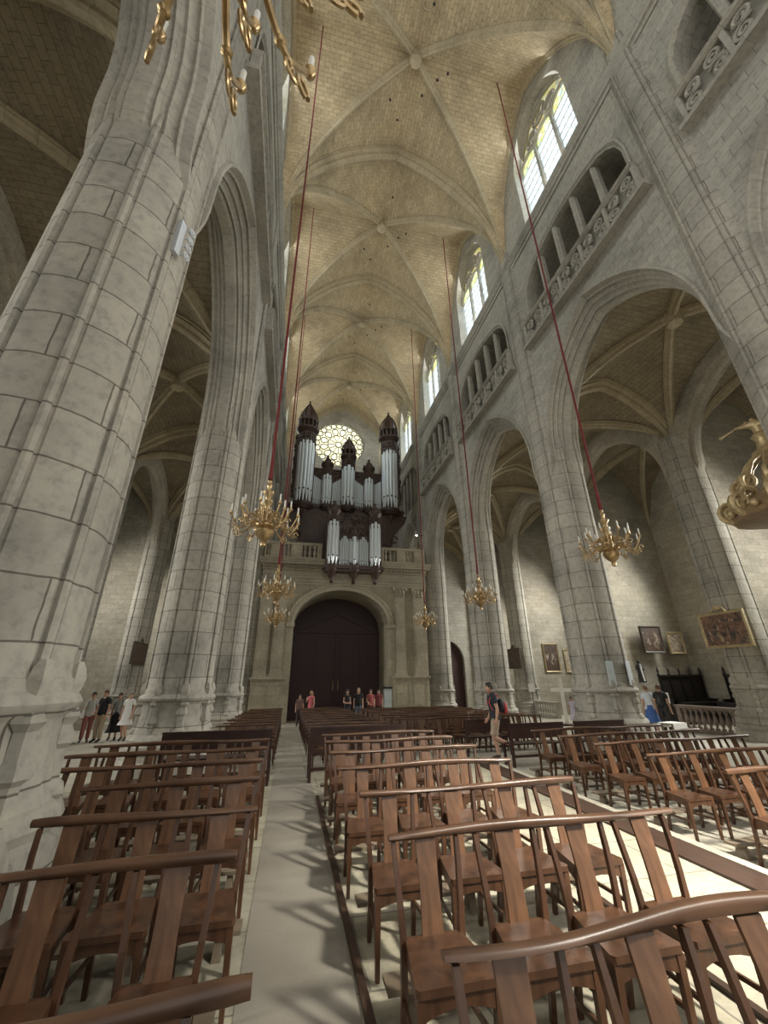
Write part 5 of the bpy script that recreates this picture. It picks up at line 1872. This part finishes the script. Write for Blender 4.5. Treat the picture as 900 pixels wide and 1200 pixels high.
q.lathe([(0.24, 6.1), (0.3, 6.2), (0.16, 6.3), (0.14, 6.5), (0.2, 6.6), (0.1, 6.7)], 12)
q.build('gilded_scrolls', M['gold'], root, smooth=45)
fig = skin_mesh([Vector((0, 0, 6.66)), Vector((-.04, 0, 6.92)), Vector((-.06, 0, 7.12)), Vector((-.08, 0, 7.22)), Vector((-.09, .05, 7.3)), Vector((-.2, .25, 7.1)), Vector((-.2, .45, 7.22)), Vector((-.1, -.2, 7.0))], [(0, 1), (1, 2), (2, 3), (3, 4), (2, 5), (5, 6), (2, 7)], [(.17, .15), .11, .10, .05, .085, .045, .03, .05], 0, 2)
for sg in (-1, 1):
    fig.hexa([(.04, sg * .05, 6.9), (.12, sg * .08, 6.9), (.14, sg * .10, 6.9), (.06, sg * .07, 6.9)], [(.08, sg * .3, 7.45), (.14, sg * .34, 7.4), (.15, sg * .36, 7.4), (.10, sg * .32, 7.45)])
fig.tube([(-.13, .10, 7.24), (-.16, .40, 7.20), (-.20, .80, 7.14), (-.21, .88, 7.13)], [.012, .016, .028, .06], 8)
for i, p in enumerate(fig.v):
    fig.v[i] = (p[0] * 0.8, p[1] * 0.8, 6.6 + (p[2] - 6.66) * 0.72)
fig.build('gilded_figure', M['gold'], root, smooth=60)
# ------------------------------------------------------------------ spotlight bar on the nearest left pier
ang = atan2(3.82 - 4.06, -1.887 + 2.55)
root = empty('spotlight_bar', (-2.55 + 0.76 * cos(ang), 4.06 + 0.76 * sin(ang), 6.68), ang, 'white bar of four small spotlights on the nearest left pier', 'spotlight')
q = MB(); q.box(-0.03, 0.03, -0.045, 0.045, 0, 0.60); q.box(-0.06, -0.03, -0.02, 0.02, 0.1, 0.16); q.box(-0.06, -0.03, -0.02, 0.02, 0.44, 0.5); q.build('housing', M['steel'], root)
for j in range(4):
    z = 0.06 + 0.155 * j
    q = MB()
    q.tube([(0.02, 0.05, z), (0.06, 0.10, z + 0.02)], 0.008, 6)
    q.tube([(0.07 + 0.0 * t, 0.115 + 0.045 * cos(t * pi / 7), z + 0.03 + 0.045 * sin(t * pi / 7)) for t in range(15)], 0.012, 6, cap=False)
    q.lathe([(0.02, -0.03), (0.035, 0.0), (0.035, 0.005)], 10, (0.07, 0.115, z + 0.03))
    q.build('lamp', M['steel'], root, smooth=40)
# wall lamp by the organ
o = MB().sphere((7.93, 24.9, 10.88), 0.06, 12, 8)
lm, nt, b = new_mat('lamp_glow')
b.inputs['Emission Color'].default_value = (1, 0.95, 0.85, 1)
b.inputs['Emission Strength'].default_value = 12
o.tube([(7.93, 24.9, 10.88), (8.45, 25.0, 10.95)], 0.02, 6, mi=1)
tag(o.build('wall_lamp', [lm, M['black']], smooth=50), 'small lit lamp on the wall right of the organ', 'lamp')
# ------------------------------------------------------------------ chapel furniture on the right
def stall(label, loc, rz, L, n):
    root = empty('choir_stall', loc, rz, label, 'stall')
    q = MB()
    q.box(0, L, 0.0, 0.06, 0.0, 1.98)
    q.box(-0.03, L + 0.03, -0.10, 0.06, 1.98, 2.06)
    for j in range(n + 1):
        x = L * j / n
        q.box(x - 0.03, x + 0.03, -0.06, 0.0, 0.45, 1.98)
        if j < n:
            w = L / n
            q.box(x + 0.10, x + w - 0.10, -0.02, 0.0, 1.05, 1.85)
    q.build('panelled_back', M['stall'], root)
    for j in range(n + 1):
        x = L * j / n
        q = MB()
        q.lathe([(0.045, 2.06), (0.06, 2.12), (0.03, 2.16), (0.055, 2.24), (0.035, 2.32), (0.005, 2.42)], 8, (x, -0.02, 0))
        q.build('finial', M['stall'], root, smooth=40)
        q = MB()
        q.box(x - 0.03, x + 0.03, -0.50, 0.0, 0.0, 0.95)
        q.box(x - 0.045, x + 0.045, -0.54, 0.0, 0.95, 1.0)
        q.build('partition', M['stall'], root)
    q = MB(); q.box(0.03, L - 0.03, -0.45, 0.0, 0.42, 0.46); q.build('seat', M['stall'], root)
    q = MB(); q.box(0.0, L, -1.0, -0.94, 0.0, 0.85); q.box(0.0, L, -1.05, -0.75, 0.85, 0.89); q.build('desk', M['stall'], root)
zc = FZ(16)
stall('black choir stalls with finials along the lit chapel wall', (17.55, 17.38, zc), 0, 2.5, 4)
stall('black choir stalls along the back wall of the right chapel', (20.12, 16.2, zc), -pi / 2, 4.2, 6)
def balustrade(label, p0, p1, n, z, mat, h=0.9):
    p0, p1 = Vector(p0), Vector(p1)
    d = (p1 - p0)
    L = d.length
    root = empty('chapel_balustrade', (p0.x, p0.y, z), atan2(d.y, d.x), label, 'balustrade')
    q = MB(); q.box(0, L, -0.12, 0.12, h - 0.10, h - 0.04); q.box(-0.03, L + 0.03, -0.15, 0.15, h - 0.04, h); q.build('handrail', mat, root)
    q = MB(); q.box(0, L, -0.12, 0.12, 0, 0.14); q.build('plinth', mat, root)
    for x in (0.09, L - 0.09):
        q = MB(); q.box(x - 0.09, x + 0.09, -0.10, 0.10, 0.14, h - 0.10); q.build('end_post', mat, root)
    b = None
    for j in range(n):
        x = 0.18 + (L - 0.36) * (j + 0.5) / n
        if b is None:
            b = o = MB().lathe([(0.075, 0.14), (0.075, 0.19), (0.035, 0.23), (0.05, 0.27), (0.085, 0.38), (0.06, 0.50), (0.033, 0.64), (0.05, 0.70), (0.075, 0.74), (0.075, h - 0.1)], 12).build('baluster', mat, root, smooth=40)
        else:
            o = b.copy(); COL.objects.link(o); o.parent = root
        o.location = (x, 0, 0)
bm1 = mat_plain('brown_marble', (0.20, 0.15, 0.12), 0.35, 0, 0.3)
balustrade('brown marble balustrade closing the right chapel before the stalls', (15.0, 14.35), (15.0, 11.95), 9, FZ(13), bm1)
balustrade('pale stone balustrade of the far right chapel near the cross', (15.0, 24.4), (15.0, 22.1), 8, FZ(23), M['trim'], 0.86)
# statue on a bracket
root = empty('statue', (16.5, 17.30, 1.12), radians(-20), 'small dark robed statue on a wall bracket in the right chapel', 'statue')
q = MB(); q.lathe([(0.02, 0), (0.10, 0.06), (0.12, 0.16), (0.20, 0.22), (0.20, 0.27)], 12); q.build('bracket', M['trim'], root, smooth=40)
q = MB()
q.lathe([(0.17, 0.27), (0.16, 0.4), (0.13, 0.7), (0.15, 0.9), (0.16, 1.0), (0.08, 1.09), (0.05, 1.12)], 14)
q.sphere((0, 0, 1.20), 0.085, 10, 8, sc=(0.85, 0.95, 1.15))
q.tube([(0.13, 0, 1.0), (0.17, -0.05, 0.85), (0.05, -0.17, 0.82)], 0.045, 7)
q.tube([(-0.13, 0, 1.0), (-0.17, -0.05, 0.85), (-0.05, -0.17, 0.82)], 0.045, 7)
for j in range(7):
    a = -pi + j * pi / 6
    q.tube([(0.15 * cos(a), 0.15 * sin(a), 0.3), (0.125 * cos(a), 0.125 * sin(a), 0.7)], 0.018, 5)
q.build('robed_figure', M['black'], root, smooth=60)
q = MB(); q.tube([(-0.02, -0.165, 1.0), (0.0, -0.165, 0.6), (0.02, -0.18, 0.34)], 0.035, 6); q.build('white_scapular', M['white'], root, smooth=60)
# white cross
root = empty('standing_cross', (12.6, 18.1, FZ(18.1)), radians(-25), 'plain white wooden cross standing before the chapels', 'cross')
q = MB(); q.box(-0.075, 0.075, -0.05, 0.05, 0.08, 2.02); q.build('upright', M['white'], root)
q = MB(); q.box(-0.48, -0.075, -0.05, 0.05, 1.42, 1.58); q.box(0.075, 0.48, -0.05, 0.05, 1.42, 1.58); q.box(-0.075, 0.075, -0.055, 0.055, 1.42, 1.58); q.build('crossbar', M['white'], root)
q = MB(); q.box(-0.35, 0.35, -0.25, 0.25, 0.0, 0.08); q.build('base', M['kerb'], root)
# notices
def notice(label, loc, rz, w, h, hz):
    root = empty('notice_stand', loc, rz, label, 'sign')
    q = MB(); q.box(-w / 2, w / 2, -0.012, 0.012, hz, hz + h); q.build('board', M['white'], root)
    q = MB(); q.tube([(0, 0.02, 0.02), (0, 0.02, hz + 0.1)], 0.018, 8); q.lathe([(0.16, 0), (0.16, 0.015), (0.03, 0.03)], 14, (0, 0.02, 0)); q.build('post', M['black'], root, smooth=40)
notice('white notice on a stand before the black choir stalls', (13.7, 13.55, FZ(13.55)), radians(-45), 0.30, 0.36, 1.02)
notice('white notice on a stand at the far right chapel pier', (14.1, 23.1, FZ(23.1)), radians(-30), 0.34, 0.42, 1.38)
# glazed plaques on the second right pier
for k, (x, nm, mt) in enumerate(((8.88, 'tall narrow greenish glass plaque on the front of the second right pier', 'glasscase'), (9.50, 'tall narrow grey plaque on the right edge of the second right pier', 'steel'))):
    a = math.acos(max(-1, min(1, (x - 9.2) / 0.86)))
    y = LINES[2] - 0.86 * sin(a)
    root = empty('wall_plaque', (x, y, 1.46), atan2(y - LINES[2], x - 9.2) + pi / 2, nm, 'plaque')
    q = MB(); q.box(-0.075, 0.075, -0.012, 0.012, 0, 0.62); q.build('panel', M[mt], root)
    q = MB()
    for p, r in (((-0.085, -0.085), (0, 0.62)), ((0.085, 0.085), (0, 0.62)), ((-0.085, 0.085), (0, 0)), ((-0.085, 0.085), (0.62, 0.62))):
        q.bar((p[0], 0, r[0]), (p[1], 0, r[1]), 0.02, 0.035, up=(0, 1, 0))
    q.build('frame', M['steel'], root)
# small table with white cloth
root = empty('cloth_table', (11.0, 10.85, FZ(10.85)), radians(10), 'small table under a white cloth behind the right chairs', 'table')
q = MB(); q.box(-0.26, 0.26, -0.20, 0.20, 0.60, 0.63); q.build('tabletop', M['kneel'], root)
for sx in (-1, 1):
    for sy in (-1, 1):
        q = MB(); q.box(sx * 0.22 - 0.02, sx * 0.22 + 0.02, sy * 0.16 - 0.02, sy * 0.16 + 0.02, 0, 0.60); q.build('leg', M['kneel'], root)
q = MB(); q.box(-0.29, 0.29, -0.23, 0.23, 0.632, 0.642)
for s_ in (-1, 1):
    q.box(-0.29, 0.29, s_ * 0.23 - 0.005, s_ * 0.23 + 0.005, 0.50, 0.64)
o = q.build('table_cloth', M['white'], loc=(11.0, 10.85, FZ(10.85)))
o.rotation_euler = (0, 0, radians(10))
tag(o, 'white cloth on the small table behind the right chairs', 'cloth')
# glass display stand by the west door
root = empty('display_stand', (5.45, 23.7, FZ(23.7)), 0, 'narrow glass display stand right of the west doors', 'stand')
q = MB(); q.box(-0.22, 0.22, -0.16, 0.16, 0.0, 0.35); q.build('base', M['black'], root)
q = MB(); q.box(-0.20, 0.20, -0.14, 0.14, 0.35, 1.68); q.build('glass_case', M['glasscase'], root)
q = MB(); q.box(-0.24, 0.24, -0.18, 0.18, 1.68, 1.78); q.build('lid', M['black'], root)
# slender dark poster stand in the left aisle
root = empty('poster_stand', (-5.95, 20.6, FZ(20.6)), radians(15), 'small dark framed poster on a stand in the left aisle', 'sign')
q = MB(); q.box(-0.20, 0.20, -0.015, 0.015, 1.42, 2.05); q.build('frame', M['black'], root)
q = MB(); q.box(-0.15, 0.15, -0.02, -0.015, 1.48, 1.99); q.build('sheet', M['white'], root)
q = MB(); q.tube([(0, 0.02, 0), (0, 0.02, 1.5)], 0.02, 8); q.lathe([(0.2, 0), (0.2, 0.02), (0.03, 0.04)], 14, (0, 0.02, 0)); q.build('post', M['black'], root, smooth=40)
# ------------------------------------------------------------------ light
w = bpy.data.worlds.new('World')
scene.world = w
w.use_nodes = True
bg = w.node_tree.nodes['Background']
bg.inputs[0].default_value = (1.0, 0.98, 0.93, 1)
bg.inputs[1].default_value = 0.66

def area(name, loc, target, sx, sy, power, col=(1, 1, 1), spread=pi):
    l = bpy.data.lights.new(name, 'AREA')
    l.shape = 'RECTANGLE'
    l.size, l.size_y = sx, sy
    l.energy = power
    l.color = col
    o = bpy.data.objects.new(name, l)
    COL.objects.link(o)
    l.spread = spread
    o.location = loc
    d = Vector(target) - Vector(loc)
    o.rotation_euler = d.to_track_quat('-Z', 'Y').to_euler()
    return o
for s, nm in SIDES:
    for k, cy in enumerate(CENT):
        area('clerestory_daylight', (XS(s, 1.3), cy, 22.6), (XS(s, -3), cy, 20.5), 4.4, 7.0, 260, (0.93, 0.97, 1.0))
        area('added_vault_fill', (XS(s, -0.02), cy, 19.75), (AX + s * 0.5, cy, CROWN), 0.9, 0.10, 36, (1.0, 0.90, 0.70))  # added fill lights above the cornice to warm the vault, no real fixtures
        area('chapel_daylight', (XS(s, XB - 0.1), cy, 7.3), (XS(s, 2), cy, 2.0), 2.0, 4.8, 500 if s > 0 else 280, (1.0, 0.97, 0.90), radians(125))
area('west_daylight', (RX, YE + 1.3, RZ), (RX, 20, RZ - 4), 5.6, 5.6, 260, (0.97, 0.98, 1.0))
area('transept_window_daylight', (8.5, -4.2, 12.0), (3.9, 3.7, 0.0), 1.0, 1.6, 200, (1.0, 0.94, 0.82), radians(32))
# ------------------------------------------------------------------ camera
cam = bpy.data.cameras.new('Camera')
co = bpy.data.objects.new('Camera', cam)
COL.objects.link(co)
scene.camera = co
F_PX, PITCH, YAW, ROLL = 460.783, 0.399447, 0.2217766, -0.009623
cam.sensor_fit = 'VERTICAL'
cam.sensor_height = 36.0
cam.lens = F_PX / 1200 * 36.0
cam.clip_start = 0.02
cam.clip_end = 300
fw = Vector((sin(YAW) * cos(PITCH), cos(YAW) * cos(PITCH), sin(PITCH)))
rt0 = Vector((cos(YAW), -sin(YAW), 0))
up0 = rt0.cross(fw)
rt = rt0 * cos(ROLL) + up0 * sin(ROLL)
up = -rt0 * sin(ROLL) + up0 * cos(ROLL)
co.matrix_world = Matrix(((rt.x, up.x, -fw.x, 0), (rt.y, up.y, -fw.y, 0), (rt.z, up.z, -fw.z, 1.7), (0, 0, 0, 1)))

scene.view_settings.view_transform = 'Standard'
scene.view_settings.look = 'None'
scene.view_settings.gamma = 1.0
scene.view_settings.use_curve_mapping = False
scene.view_settings.exposure = 0.66
scene.cycles.use_denoising = True
scene.cycles.max_bounces = 7
scene.cycles.diffuse_bounces = 5
scene.cycles.glossy_bounces = 3
scene.cycles.transmission_bounces = 3
scene.cycles.transparent_max_bounces = 6
scene.cycles.caustics_reflective = False
scene.cycles.caustics_refractive = False
scene.cycles.sample_clamp_indirect = 6.0
